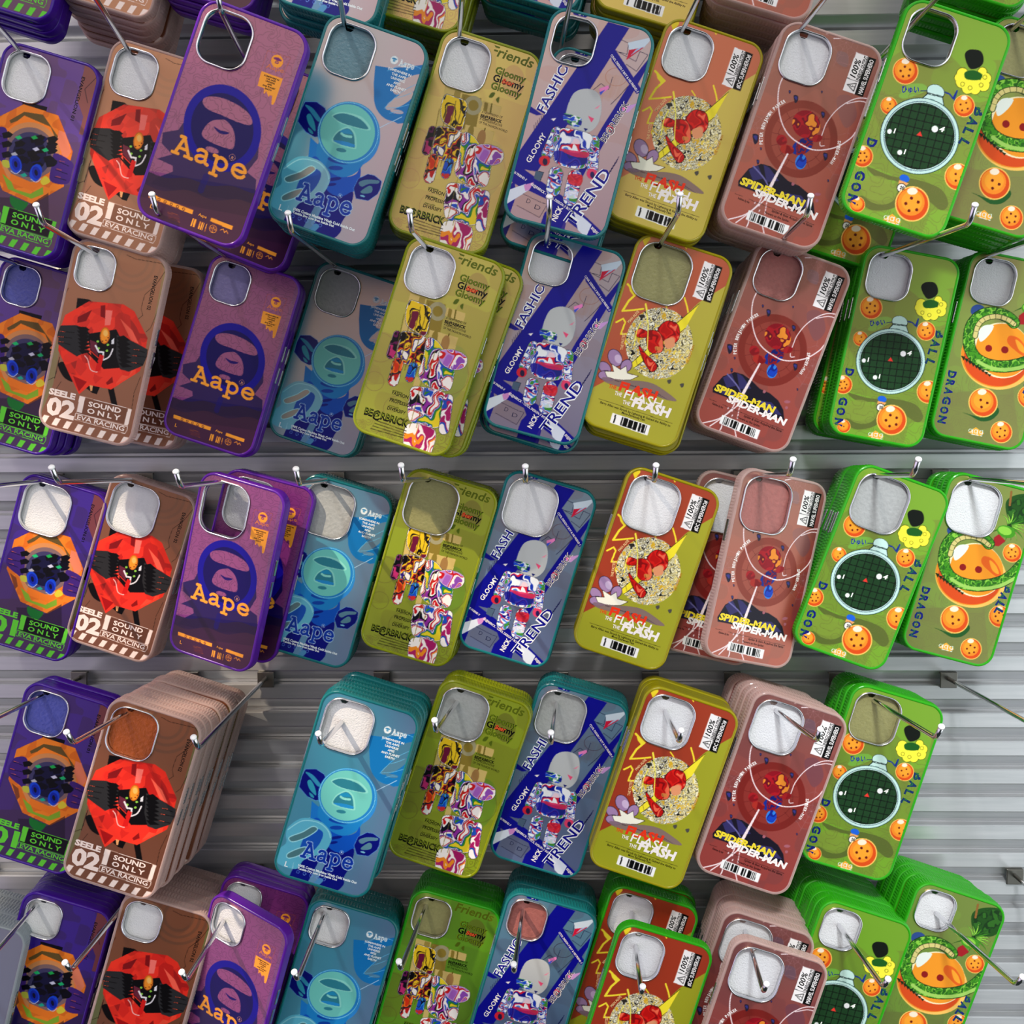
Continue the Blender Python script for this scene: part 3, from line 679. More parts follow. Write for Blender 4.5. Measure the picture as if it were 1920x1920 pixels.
def art_e(base=(150, 172, 32), deep=(118, 128, 28)):
    a = Art('E', ART_CORNERS['E'], base)
    u, v = a.U, a.V
    a.paint(value_noise(a.X/16, a.Y/16, 4) > .5, deep, 1, .35)
    a.paint((v > 1250) & (u - .3*(v-1250) < 560), deep, 1, .25)
    a.ell(890, 1190, 150, 250, 18, (104, 150, 40), 1, .8); a.ell(300, 1050, 170, 220, 18, (116, 128, 36), 1, .5)
    for c in ((880, 1190, 170), (300, 960, 120), (240, 1240, 80), (420, 1480, 110), (780, 1700, 90), (300, 1740, 80)):
        a.ring(c[0], c[1], c[2], 4, (96, 104, 26), 1)
    wn_ = value_noise(a.X/5, a.Y/5, 31)
    a.paint((v > 1560) & contour(wn_, 5, .7), (96, 100, 22), 1)
    a.text('Friends', (935, 262), (1290, 378), 80, (104, 116, 30), .02, 0, .15)
    a.ell(1130, 480, 95, 130, 0, (112, 124, 34), 1, .7)
    for k, (x, y, c) in enumerate(((972, 410, (126, 146, 32)), (952, 470, (20, 20, 18)), (932, 530, (126, 146, 32)))):
        if k != 1: a.text('Gloomy', (x, y), (x+255, y+84), 58, (22, 22, 18), .035)
        a.text('Gloomy', (x, y), (x+255, y+84), 58, c, .0 if k != 1 else .03, 1)
    a.text('Bear', (1030, 490), (1130, 520), 40, (232, 100, 60), .02, 2, .2)
    a.blob([(920, 600), (945, 565), (975, 570), (950, 605)], (96, 112, 30)); a.blob([(980, 620), (1010, 600), (1000, 650)], (96, 112, 30))
    tan, tan2 = (206, 184, 120), (150, 132, 62)
    a.poly([(560, 515), (700, 560), (600, 900), (470, 860)], tan); a.poly([(640, 545), (690, 560), (560, 980), (515, 965)], tan2, 0, .7)
    a.poly([(700, 570), (860, 610), (800, 880), (640, 840)], tan2); a.ring(790, 665, 60, 34, (168, 162, 130)); 
    a.poly([(870, 630), (1030, 680), (1010, 750), (850, 700)], tan); a.poly([(885, 640), (915, 650), (900, 720), (870, 710)], tan2); a.line([(945, 655), (930, 730)], 12, (120, 110, 40))
    a.poly([(720, 815), (965, 880), (925, 1010), (690, 950)], tan); a.line([(885, 850), (840, 1010)], 10, (120, 100, 40)); a.ell(850, 930, 36, 70, 15, (168, 132, 84)); a.ell(760, 880, 26, 60, 15, tan2)
    a.poly([(590, 1200), (640, 1220), (560, 1480), (520, 1460)], tan)
    a.text('A NEW FRIEND OF', (858, 725), (1030, 775), 20, (20, 20, 16), .01); a.text('BE@RBRICK', (845, 758), (1025, 812), 26, (20, 20, 16), .04)
    a.text('A REPRESENTATIVE', (838, 778), (1025, 842), 20, (20, 20, 16), .01); a.text('OF THE FASHION WORLD', (830, 805), (1070, 890), 20, (20, 20, 16), .01)
    # patchwork strips
    slab(a, [(560, 580), (640, 600), (730, 640), (720, 740), (680, 860), (600, 830), (530, 780), (520, 680)], [(228, 196, 50), (228, 196, 50), (28, 22, 26), (228, 196, 50), (120, 34, 70)], 5, 41)
    slab(a, [(500, 830), (690, 885), (680, 1010), (620, 1120), (480, 1080), (440, 1010), (470, 900)], HOT, 4.2, 42)
    capsule(a, (445, 860), (385, 1020), 66, [(190, 60, 120), (30, 20, 40), (110, 30, 90), (20, 20, 30)], 3.5, 43)
    capsule(a, (445, 1090), (400, 1240), 84, [(206, 66, 34), (236, 120, 50), (40, 30, 60), (190, 40, 40), (220, 220, 215)], 3.5, 44)
    capsule(a, (575, 1120), (540, 1215), 70, [(30, 90, 190), (20, 20, 60), (60, 150, 210), (30, 90, 190), (200, 60, 60)], 3.5, 45)
    slab(a, [(700, 890), (780, 910), (850, 1000), (930, 1060), (920, 1200), (880, 1320), (760, 1310), (660, 1260), (620, 1180), (660, 1060)], PATCH, 5.5, 46)
    slab(a, [(810, 990), (930, 985), (1030, 1040), (1020, 1120), (940, 1150), (850, 1120), (800, 1060)], [(170, 110, 190), (190, 150, 205), (200, 40, 50), (238, 232, 228), (150, 90, 180)], 6, 47)
    slab(a, [(580, 1290), (840, 1350), (820, 1500), (780, 1640), (560, 1600), (520, 1500), (540, 1380)], PATCH, 5.0, 48)
    capsule(a, (870, 1400), (830, 1660), 84, [(170, 40, 110), (238, 232, 228), (170, 40, 110), (40, 90, 180), (238, 232, 228)], 5, 49)
    slab(a, [(520, 1610), (750, 1670), (700, 1880), (600, 1850), (480, 1810)], [(170, 40, 110), (238, 232, 226), (180, 50, 110), (232, 150, 50), (238, 232, 226)], 5.5, 50)
    for k in range(4): a.line([(715-70*k, 600+30*k), (560-60*k, 1120+30*k)], 7, (120, 104, 40), alpha=.8)
    for k in range(2): a.line([(770-60*k, 960+60*k), (590-60*k, 1640)], 7, (150, 130, 60), alpha=.7)
    for s, x, y, w in (('FASHION', 385, 1350, 135), ('PROFESSION', 362, 1410, 195), ('DIVERSIFY', 340, 1478, 155)):
        a.text(s, (x, y), (x+w, y+w*.33), 30, (22, 22, 16), .02)
    for x, y in ((395, 1318), (380, 1385), (360, 1445)): a.line([(x, y), (x+80, y+26)], 7, (96, 104, 26))
    a.text('BE@RBRICK', (140, 1516), (510, 1638), 64, (22, 22, 16), .045); a.text('BE@RBRICK', (148, 1508), (505, 1626), 58, (136, 150, 40), -.02, 1)
    for k in range(4): a.line([(250-18*k, 1575+22*k), (500-8*k, 1668+20*k)], 7, (34, 36, 16), alpha=.8)
    return a
def art_k():
    a = art_e((110, 170, 36), (88, 134, 34)); a.name = 'K'; return a

def art_f():
    a = Art('F', ART_CORNERS['F'], (100, 132, 152))
    u, v = a.U, a.V
    t = np.clip((v - 300)/1500, 0, 1)[..., None]
    a.C[..., :3] = np.array((98, 148, 172))*(1-t) + np.array((88, 116, 158))*t
    a.paint(value_noise(a.X/14, a.Y/14, 8) > .6, (82, 104, 134), 1, .35)
    blue = (22, 22, 148)
    for k in range(5): a.poly([(900+60*k, 560+10*k), (960+70*k, 580+10*k), (900+60*k, 800), (830+60*k, 760)], (84, 108, 128), 1, .35)
    for s, p, q, c in (('K', (1180, 600), (1330, 440), 150), ('NICK', (880, 960), (1130, 500), 120)):
        pass
    for pts in ([(1090, 300), (1150, 330), (1130, 420), (1040, 390)], [(1060, 400), (1200, 480), (1240, 400), (1305, 430), (1200, 560), (1120, 500)], [(830, 700), (900, 650), (960, 700), (1000, 600)], [(970, 820), (1040, 760), (1120, 680)]):
        a.line(pts, 5, (30, 36, 80))
    a.ring(1030, 600, 90, 5, (30, 36, 80), 1, .8)
    a.poly([(990, 150), (1165, 205), (330, 1340), (100, 1290)], blue)
    a.poly([(700, 40), (840, 90), (800, 110), (700, 80)], blue); a.text('34', (745, 85), (790, 98), 22, WHITE, .02)
    a.poly([(985, 370), (1040, 385), (1240, 720), (1190, 745), (1000, 470)], blue)
    a.poly([(1180, 600), (1335, 430), (1300, 520), (830, 1230), (740, 1330), (600, 1560), (480, 1640), (880, 1010)], blue)
    a.poly([(60, 1280), (160, 1270), (560, 1560), (860, 1850), (830, 1920), (700, 1850), (340, 1560), (100, 1400)], blue)
    a.poly([(60, 1480), (140, 1400), (150, 1520), (90, 1660), (50, 1620)], blue); a.poly([(400, 1600), (560, 1690), (470, 1850), (320, 1790)], blue)
    a.poly([(440, 1660), (620, 1560), (560, 1700), (520, 1840), (470, 1820)], blue, 0, .9)
    a.poly([(200, 1460), (400, 1560), (420, 1620), (330, 1710), (140, 1600)], (86, 112, 146), 1); a.line([(205, 1510), (345, 1580), (400, 1600), (330, 1700), (150, 1600)], 4, (24, 30, 80))
    a.text('D', (225, 1580), (255, 1592), 40, (24, 30, 80), -.01); a.text('D', (290, 1630), (335, 1645), 40, (24, 30, 80), -.01)
    a.poly([(800, 1330), (900, 1400), (860, 1460), (770, 1450)], (86, 104, 140), 1, .6); a.poly([(320, 1330), (385, 1345), (350, 1420), (300, 1390)], (90, 110, 130)); a.line([(320, 1330), (385, 1345), (350, 1420)], 4, (30, 36, 60))
    a.poly([(285, 800), (400, 885), (350, 890), (285, 860)], blue)
    # white shards
    a.poly([(1145, 325), (1325, 290), (1330, 315), (1270, 375), (1150, 390)], (200, 214, 224)); a.poly([(1150, 385), (1275, 368), (1120, 468)], (200, 36, 74)); a.poly([(1275, 360), (1210, 380), (1120, 468), (1160, 430)], (170, 190, 215))
    a.poly([(70, 1480), (230, 1432), (260, 1480), (60, 1590)], (216, 222, 232)); a.poly([(215, 1440), (300, 1420), (260, 1480), (225, 1490)], (210, 150, 200))
    a.poly([(610, 1640), (755, 1770), (700, 1870), (640, 1810)], (216, 222, 232)); a.poly([(640, 1830), (700, 1860), (690, 1880), (645, 1870)], (220, 150, 200))
    a.poly([(1060, 850), (1200, 815), (1110, 890), (1060, 885)], (200, 160, 210)); a.poly([(1060, 850), (1110, 838), (1080, 880)], (240, 130, 180))
    a.poly([(465, 920), (512, 915), (490, 940)], WHITE)
    # tilted toy-sized abstract column: rounded blocks in patterned paint
    cool = [(232, 236, 242), (40, 70, 180), (232, 236, 242), (28, 30, 140), (206, 40, 70), (232, 236, 242), (80, 140, 220), (80, 150, 70)]
    a.blob([(640, 760), (700, 700), (800, 690), (880, 740), (890, 860), (850, 980), (760, 1040), (640, 1000), (590, 900)], (190, 194, 194))
    m = a.m_poly(spline([(580, 880), (660, 900), (720, 930), (700, 990), (600, 970), (570, 930)])); a.camo(m, [(40, 90, 200), (230, 236, 244), (70, 150, 80), (30, 40, 150)], 3.5, 60, .5)
    a.poly([(880, 690), (960, 665), (965, 690), (890, 740)], (225, 140, 190)); a.poly([(880, 720), (930, 700), (890, 745)], (70, 100, 200))
    a.poly([(775, 905), (825, 930), (800, 960)], (225, 90, 130)); a.poly([(830, 850), (885, 820), (860, 850)], (225, 150, 170)); a.poly([(735, 1000), (770, 1010), (745, 1030)], (30, 40, 120))
    capsule(a, (510, 1030), (420, 1200), 84, cool, 4, 61, stretch=.6); capsule(a, (815, 1110), (790, 1320), 84, cool, 4, 62, stretch=.6)
    a.ell(395, 1255, 46, 42, 0, (210, 50, 70)); a.ell(400, 1262, 20, 28, 0, (50, 40, 80)); a.ell(780, 1370, 44, 42, 0, (220, 80, 120)); a.ell(784, 1378, 18, 26, 0, (50, 40, 100))
    slab(a, [(560, 1000), (790, 1060), (770, 1180), (720, 1320), (500, 1280), (480, 1160), (530, 1080)], cool, 6, 63)
    a.blob([(485, 1180), (600, 1190), (740, 1230), (730, 1290), (600, 1300), (490, 1250)], (30, 26, 150), 0, .8); a.blob([(520, 1160), (640, 1180), (760, 1200), (740, 1240), (620, 1220)], (216, 50, 100), 0, .85)
    a.blob([(570, 1060), (720, 1090), (690, 1130), (560, 1110)], (232, 236, 240), 0, .85)
    capsule(a, (485, 1360), (455, 1480), 110, cool, 5, 64, stretch=.5); capsule(a, (640, 1390), (590, 1560), 108, cool, 5, 65, stretch=.5)
    a.blob([(590, 1370), (700, 1380), (680, 1460), (590, 1440)], (214, 44, 60), 0, .85); a.blob([(560, 1500), (650, 1500), (640, 1560), (560, 1550)], (232, 234, 240), 0, .8)
    # lettering
    for s, p, q, c in (('FASHION', (418, 880), (700, 420), 84), ('TREND', (600, 1790), (945, 1370), 100)):
        a.text(s, p, q, c, (232, 236, 242), .07); a.text(s, p, q, c, blue, .01, 1)
    a.text('GLOOMY', (275, 1270), (425, 1050), 46, WHITE, .02); a.text('BE@RBRICK', (905, 1130), (1130, 820), 56, WHITE, .04); a.text('BE@RBRICK', (903, 1127), (1126, 824), 52, (20, 18, 80), .0, 1)
    a.ell(950, 1010, 40, 24, -50, (214, 50, 90)); a.text('NICK', (460, 1740), (530, 1630), 48, WHITE, .03)
    a.text('COOL DESIGN // BOY & HIS FRIEND //', (990, 425), (1195, 735), 20, WHITE, .02)
    a.text('HIS FRIEND //', (125, 1335), (235, 1410), 20, WHITE, .02); a.text('BE@RBRICK - COOL DESIGN // BOY & HIS', (270, 1440), (640, 1700), 22, WHITE, .02); a.text('BE@RBRICK', (745, 1800), (830, 1890), 24, WHITE, .02)
    for k in range(6):
        a.line([(325+16*k, 1005-18*k), (312+16*k+12, 970-18*k-4)], 5, (26, 30, 90)); a.line([(905+16*k, 1400-22*k), (930+16*k, 1350-22*k)], 5, (26, 30, 90))
    return sheen(a, 1.15)

def sticker(a, tl, tr, br, bl, text1, text2, last):
    """hazard sticker reading up the side; corners in the frame of its own text, baseline to the lower right"""
    tl, tr, br, bl = [np.array(p, float) for p in (tl, tr, br, bl)]
    P = lambda x, y: tuple(tl + (tr-tl)*x + (bl-tl)*y)
    a.poly([P(0, 0), P(1, 0), P(1, 1), P(0, 1)], (236, 234, 232)); a.poly([P(0, .62), P(1, .62), P(1, 1), P(0, 1)], (16, 15, 16))
    h = math.dist(tl, bl); a.line([P(.32, 0), P(.32, .62)], 4, (20, 20, 20)); a.line([P(0, .6), P(1, .6)], 4, (20, 20, 20))
    a.line([P(.06, .50), P(.27, .50), P(.165, .12)], 6, (20, 20, 20), closed=True); a.line([P(.165, .24), P(.15, .36), P(.18, .36), P(.165, .46)], 5, (20, 20, 20))
    a.text('100%', P(.38, .36), P(.86, .36), h*.27, (18, 18, 18), .02, 0, .2); a.text('ENERGY OUTPUT', P(.35, .58), P(.99, .58), h*.15, (18, 18, 18), .03)
    a.text(last, P(.05, .92), P(.95, .92), h*.2, (236, 234, 232), .02)

def bolt(a, pts, w, c=(246, 222, 70)): a.line(pts, w, c, taper=False)
def art_g():
    a = Art('G', ART_CORNERS['G'], (172, 178, 26))
    u, v = a.U, a.V
    red = (172, 58, 26)
    a.poly([(560, 10), (1450, 270), (1345, 490), (1080, 640), (480, 1180), (130, 1350), (130, 1200), (540, 100)], red, .8)
    a.poly([(130, 1350), (240, 1290), (160, 1190)], red, .8)
    a.poly([(570, 110), (640, 50), (640, 100), (590, 160)], (240, 216, 60))
    for s, w in (([(440, 480), (520, 560), (450, 620), (395, 705)], 20), ([(395, 705), (480, 700), (580, 690)], 16), ([(340, 800), (400, 770), (420, 800), (380, 900), (440, 900), (420, 980), (470, 1040)], 16),
                 ([(600, 650), (620, 740), (560, 800), (500, 860), (560, 900)], 18), ([(620, 740), (640, 850), (610, 950), (620, 1060)], 12), ([(950, 600), (975, 680), (990, 760)], 16), ([(945, 140), (965, 180)], 12), ([(760, 640), (790, 680)], 12)):
        bolt(a, s, w)
    a.poly([(440, 470), (535, 560), (500, 590), (460, 540)], (246, 222, 70))
    a.text('THE FASTEST', (400, 1035), (420, 890), 24, (234, 200, 150), .02); a.text('MAN ALIVE', (455, 810), (545, 715), 24, (234, 200, 150), .02)
    m = a.m_ell(725, 985, 302, 305)
    a.camo(m, [(240, 236, 215), (30, 28, 26), (240, 236, 215), (226, 204, 90), (190, 186, 160), (240, 236, 215), (60, 56, 50), (240, 236, 215), (214, 178, 60)], 2.2, 70, 1, 2)
    a.paint(m & (u > 860) & (v > 800), (236, 220, 140), 0, .25)
    a.poly([(470, 1150), (1085, 650), (960, 860), (500, 1190)], (246, 224, 66)); a.line([(470, 1150), (1085, 650)], 4, (40, 36, 20)); a.line([(500, 1190), (960, 860)], 4, (40, 36, 20))
    # plain red swirl in the middle of the badge
    rd = [(190, 30, 28), (214, 40, 34), (150, 20, 26), (206, 36, 32), (236, 120, 90)]
    for pts, s in (([(720, 850), (800, 795), (890, 830), (905, 930), (850, 990), (760, 960), (715, 910)], 5), ([(620, 880), (720, 890), (760, 990), (740, 1060), (650, 1060), (610, 980)], 6), ([(510, 880), (560, 860), (620, 890), (600, 930), (530, 925)], 7), ([(540, 1000), (610, 1080), (690, 1150), (700, 1200), (650, 1220), (580, 1120)], 8)):
        mm = a.m_poly(spline(pts)); a.paint(a.m_stroke(spline(pts), 7, True), (40, 14, 14)); a.camo(mm, rd, 6, 70+s, 1)
    a.blob([(770, 960), (850, 940), (860, 1010), (790, 1030)], (224, 160, 120)); a.blob([(690, 1010), (740, 1020), (730, 1045), (690, 1040)], (214, 140, 80))
    for s in ([(600, 650), (625, 830), (615, 1055)], [(560, 800), (520, 880), (500, 1000)]): a.line(s, 9, (246, 230, 100))
    for s in range(6):
        a.line([(470+60*s, 1200-30*s), (455+60*s, 1140-30*s)], 3, (70, 60, 30))
    a.text('THE FASTEST MAN', (985, 1170), (1045, 1010), 22, (196, 130, 30), .01)
    # dust cloud
    for e in ((330, 1100, 75, 55, 60), (240, 1180, 60, 40, 40), (260, 1250, 75, 40, 10), (430, 1170, 45, 55, 40)):
        a.ell(e[0], e[1], e[2]+5, e[3]+5, e[4], (60, 44, 70)); a.ell(*e, (170, 142, 178))
    a.ell(360, 1110, 40, 30, 60, (205, 185, 210))
    star = [(240, 1210), (320, 1215), (300, 1150), (380, 1200), (430, 1170), (440, 1230), (540, 1260), (470, 1290), (400, 1290), (330, 1280), (260, 1260)]
    a.poly(star, (244, 236, 220)); a.line(star, 4, (60, 44, 50), closed=True)
    a.blob([(230, 1260), (400, 1290), (560, 1300), (700, 1340), (880, 1470), (800, 1470), (600, 1400), (380, 1350), (240, 1300)], (140, 118, 128), 0, .9)
    for k in range(7): a.line([(330+60*k, 1290+18*k), (470+60*k, 1330+26*k)], 6, (72, 56, 70), taper=True)
    for x, y in ((815, 1310), (930, 1345)): a.blob([(x-18, y-8), (x+18, y-14), (x+12, y+16), (x-6, y+20)], (92, 90, 84))
    rc = (226, 70, 40)
    a.text('THE', (275, 1350), (340, 1368), 34, rc, .02); a.text('FLASH', (360, 1370), (700, 1470), 78, rc, .05, 0, .1)
    a.text('THE', (325, 1410), (388, 1430), 34, WHITE, .02, 1); a.text('FLASH', (405, 1440), (745, 1540), 78, WHITE, .01, 2, .1)
    a.text('THE', (395, 1488), (462, 1508), 34, WHITE, .02, 3); a.text('FLASH', (475, 1510), (815, 1622), 82, WHITE, .05, 3, .1)
    a.line([(190, 1440), (845, 1672)], 3, (30, 28, 14)); a.text('Barry Allen was Struck by Lightning & Gained the Ability to', (200, 1478), (825, 1700), 20, (30, 28, 14), .02); a.text('Move Extremely Fast.', (390, 1572), (600, 1645), 20, (30, 28, 14), .02)
    a.barcode((310, 1562), (648, 1682), (624, 1768), (286, 1644), 9)
    sticker(a, (1022, 590), (1130, 285), (1292, 338), (1188, 648), '100%', 'ENERGY OUTPUT', '#DC SUPERHERO#')
    return a

def art_h():
    a = Art('H', ART_CORNERS['H'], (150, 72, 72))
    u, v = a.U, a.V
    t = np.clip((1000-v)/800, 0, 1)[..., None]
    a.C[..., :3] = np.array((156, 68, 68))*(1-t) + np.array((134, 92, 92))*t
    a.paint(value_noise(a.X/12, a.Y/12, 5) > .58, (122, 66, 74), 1, .4)
    a.blob([(1060, 270), (1150, 300), (1140, 400), (1050, 360)], (104, 92, 116), 1, .6); a.blob([(1060, 650), (1180, 640), (1240, 800), (1150, 900), (1080, 800)], (110, 66, 92), 1, .6)
    cob = (172, 128, 130)
    for cx, cy in ((1130, 200), (300, 900), (1130, 1120)):
        for k in range(9):
            g = k*40; a.line([(cx, cy), (cx+230*math.cos(math.radians(g)), cy+230*math.sin(math.radians(g)))], 2, cob, .6)
        for r in (60, 120, 185): a.line([(cx+r*(1-.1*(k % 2))*math.cos(math.radians(k*20)), cy+r*(1-.1*(k % 2))*math.sin(math.radians(k*20))) for k in range(18)], 2, cob, .6, closed=True)
    a.ring(745, 990, 292, 68, (132, 36, 36), .4, .97); a.ell(745, 990, 262, 252, 0, (146, 52, 50), .6)
    for g in range(0, 360, 24): a.line([(745+190*math.cos(math.radians(g)), 990+185*math.sin(math.radians(g))), (745+260*math.cos(math.radians(g)), 990+250*math.sin(math.radians(g)))], 3, (112, 32, 34))
    a.ring(745, 990, 205, 3, (112, 32, 34), 0, .97)
    # plain marbled red and blue disc
    for m, c, s in ((a.m_ell(790, 870, 128, 112, 25), [(150, 26, 44), (176, 34, 48), (120, 20, 44), (226, 150, 60)], 81), (a.m_ell(760, 1050, 100, 62, -25), [(30, 60, 150), (150, 30, 44), (24, 40, 120), (150, 36, 44)], 82), (a.m_ell(750, 1175, 50, 62, 10), [(30, 80, 190), (24, 50, 150), (60, 140, 220)], 83),
                    (a.m_ell(575, 1000, 50, 44, 30), [(140, 30, 40), (170, 40, 48)], 84), (a.m_ell(890, 985, 48, 28, -15), [(150, 30, 40), (170, 40, 48)], 85), (a.m_ell(625, 1075, 62, 38, 10), [(140, 30, 36), (176, 60, 50)], 86)):
        a.camo(m, c, 5, s)
    for x, y, r in ((690, 660, 26), (935, 790, 22), (340, 985, 34), (965, 1130, 26), (635, 605, 12), (922, 605, 10), (368, 1175, 16), (392, 1068, 10), (995, 1330, 10)):
        a.blob([(x-r*.7, y-r), (x+r*.8, y-r*.8), (x+r*.7, y+r*.8), (x-r*.2, y+r*1.3)], (52, 44, 66)); a.blob([(x-r*.5, y-r*.6), (x+r*.5, y-r*.6), (x+r*.3, y+r*.5)], (70, 70, 140))
    rope = (236, 222, 222)
    a.line([(570, 490), (540, 570), (535, 700), (570, 850), (640, 960), (760, 1040), (880, 1080), (1050, 1060), (1180, 990), (1230, 935)], 11, rope, smooth=True)
    a.line([(930, 960), (970, 860), (1050, 760), (1150, 690), (1250, 655), (1340, 660)], 9, rope, smooth=True); a.line([(1150, 700), (1260, 680), (1330, 695)], 8, rope, smooth=True); a.line([(915, 1015), (920, 1045), (955, 1045)], 8, rope, smooth=True)
    a.poly([(945, 125), (985, 100), (1010, 110), (960, 130)], WHITE); a.line([(1020, 165), (1120, 165), (1200, 182)], 9, rope, smooth=True)
    rock = (66, 62, 112)
    a.poly([(200, 1330), (290, 1230), (400, 1190), (480, 1210), (560, 1260), (640, 1330), (740, 1370), (820, 1430), (870, 1510), (885, 1600), (700, 1560), (500, 1480), (300, 1400), (200, 1370)], (38, 34, 50))
    for pts in ([(290, 1240), (370, 1200), (420, 1310), (330, 1330)], [(420, 1200), (470, 1220), (560, 1330), (450, 1340)], [(560, 1420), (760, 1450), (860, 1560), (700, 1530)], [(270, 1340), (420, 1370), (400, 1420), (250, 1370)]): a.poly(pts, rock)
    a.line([(330, 1210), (420, 1300), (460, 1360)], 12, (124, 120, 170), smooth=True); a.line([(640, 1440), (800, 1500)], 10, (110, 110, 160))
    for x, y in ((905, 1440), (900, 1492), (685, 1355)): a.ell(x, y, 30 if y == 1440 else 15, 14, 0, (170, 110, 120)); 
    # web lines
    a.poly([(625, 1105), (640, 1110), (480, 1420), (450, 1410)], rope); a.poly([(470, 1400), (485, 1405), (470, 1480), (440, 1600), (425, 1600)], rope, 0, .0)
    for s in ([(455, 1400), (420, 1440), (380, 1520), (270, 1600), (120, 1640)], [(470, 1410), (450, 1470), (300, 1590), (190, 1665)], [(315, 1580), (300, 1660), (285, 1700)], [(400, 1640), (425, 1700), (440, 1760)]): a.line(s, 11, rope, smooth=True)
    for k in range(5): a.line([(355+40*(k % 2), 1500+22*k), (350+40*(k % 2), 1510+22*k)], 10, rope); a.line([(460-4*k, 1480+26*k), (458-4*k, 1492+26*k)], 10, rope)
    a.text('SPIDER-MAN', (212, 1350), (782, 1545), 62, (232, 214, 70), .05, 0, .1); a.text('SPIDER-MAN', (330, 1445), (892, 1650), 62, WHITE, .05, 1, .1)
    a.line([(175, 1430), (240, 1455)], 3, (50, 20, 24)); a.line([(300, 1478), (880, 1688)], 3, (50, 20, 24)); a.text('Rebitten by the', (200, 1475), (300, 1512), 20, (50, 20, 24), .02)
    a.text('Spider & then Acquired the Same', (500, 1578), (860, 1708), 22, (50, 20, 24), .02); a.text('Powers as the Spider.', (440, 1592), (660, 1668), 20, (50, 20, 24), .02)
    def arc(s, g0, g1, r, cap):
        n = len(s)
        for k, ch in enumerate(s):
            if ch == ' ': continue
            g = math.radians(g0 + (g1-g0)*k/(n-1)); h = .42*math.radians(g1-g0)/(n-1)
            p = (745+r*math.cos(g-h), 990+r*.97*math.sin(g-h)); q = (745+r*math.cos(g+h), 990+r*.97*math.sin(g+h)); a.text(ch, p, q, cap, WHITE, .03)
    arc('PETER BENJAMIN PARKER', 174, 244, 340, 28); arc('SPIDER-MAN', 4, 36, 330, 28)
    a.barcode((300, 1565), (664, 1695), (636, 1775), (275, 1640), 12)
    sticker(a, (1108, 588), (1222, 276), (1398, 330), (1290, 648), '100%', 'ENERGY OUTPUT', 'MARVEL SUPERHERO')
    return sheen(a, .6)

def ball(a, cx, cy, r, dots):
    """glossy orange ball with small dark red spots"""
    a.ell(cx, cy, r, r, 0, (240, 196, 110)); a.ell(cx, cy, r*.92, r*.92, 0, (214, 92, 34)); a.ell(cx-r*.06, cy-r*.1, r*.78, r*.76, 0, (236, 150, 52)); a.ell(cx-r*.02, cy-r*.14, r*.6, r*.56, 0, (240, 168, 60))
    a.ell(cx+r*.02, cy-r*.72, r*.3, r*.2, 0, (240, 226, 205))
    for k in range(dots):
        g = 2.1 + k*2*math.pi/max(1, dots); q = 0 if dots == 1 else (.28 if dots < 4 else .38)
        a.ell(cx + r*q*math.cos(g), cy + r*(q*math.sin(g) + .05), r*.09, r*.09, 0, (112, 30, 20))
def stencil(a, s, pts, c1=(24, 40, 130)):
    for ch, (p, q) in zip(s, pts): a.text(ch, q, p, 76, c1, .05); a.text(ch, (q[0]+12, q[1]+4), (p[0]+12, p[1]-4), 30, (40, 120, 70), 0, 1)
def tag_logo(a, x, y):
    a.poly([(x-20, y+15), (x+60, y-30), (x+130, y+40), (x+80, y+60)], (234, 176, 70))
    for k in range(3):
        a.ring(x+5+50*k, y-2+13*k, 15, 6, (226, 230, 222)); a.line([(x+30+45*k, y-14+12*k), (x+20+45*k, y+24+12*k)], 7, (226, 230, 222))
    for k in range(3): a.line([(x+10+40*k, y+34+10*k), (x+40+34*k, y+40+10*k)], 7, (226, 230, 222))
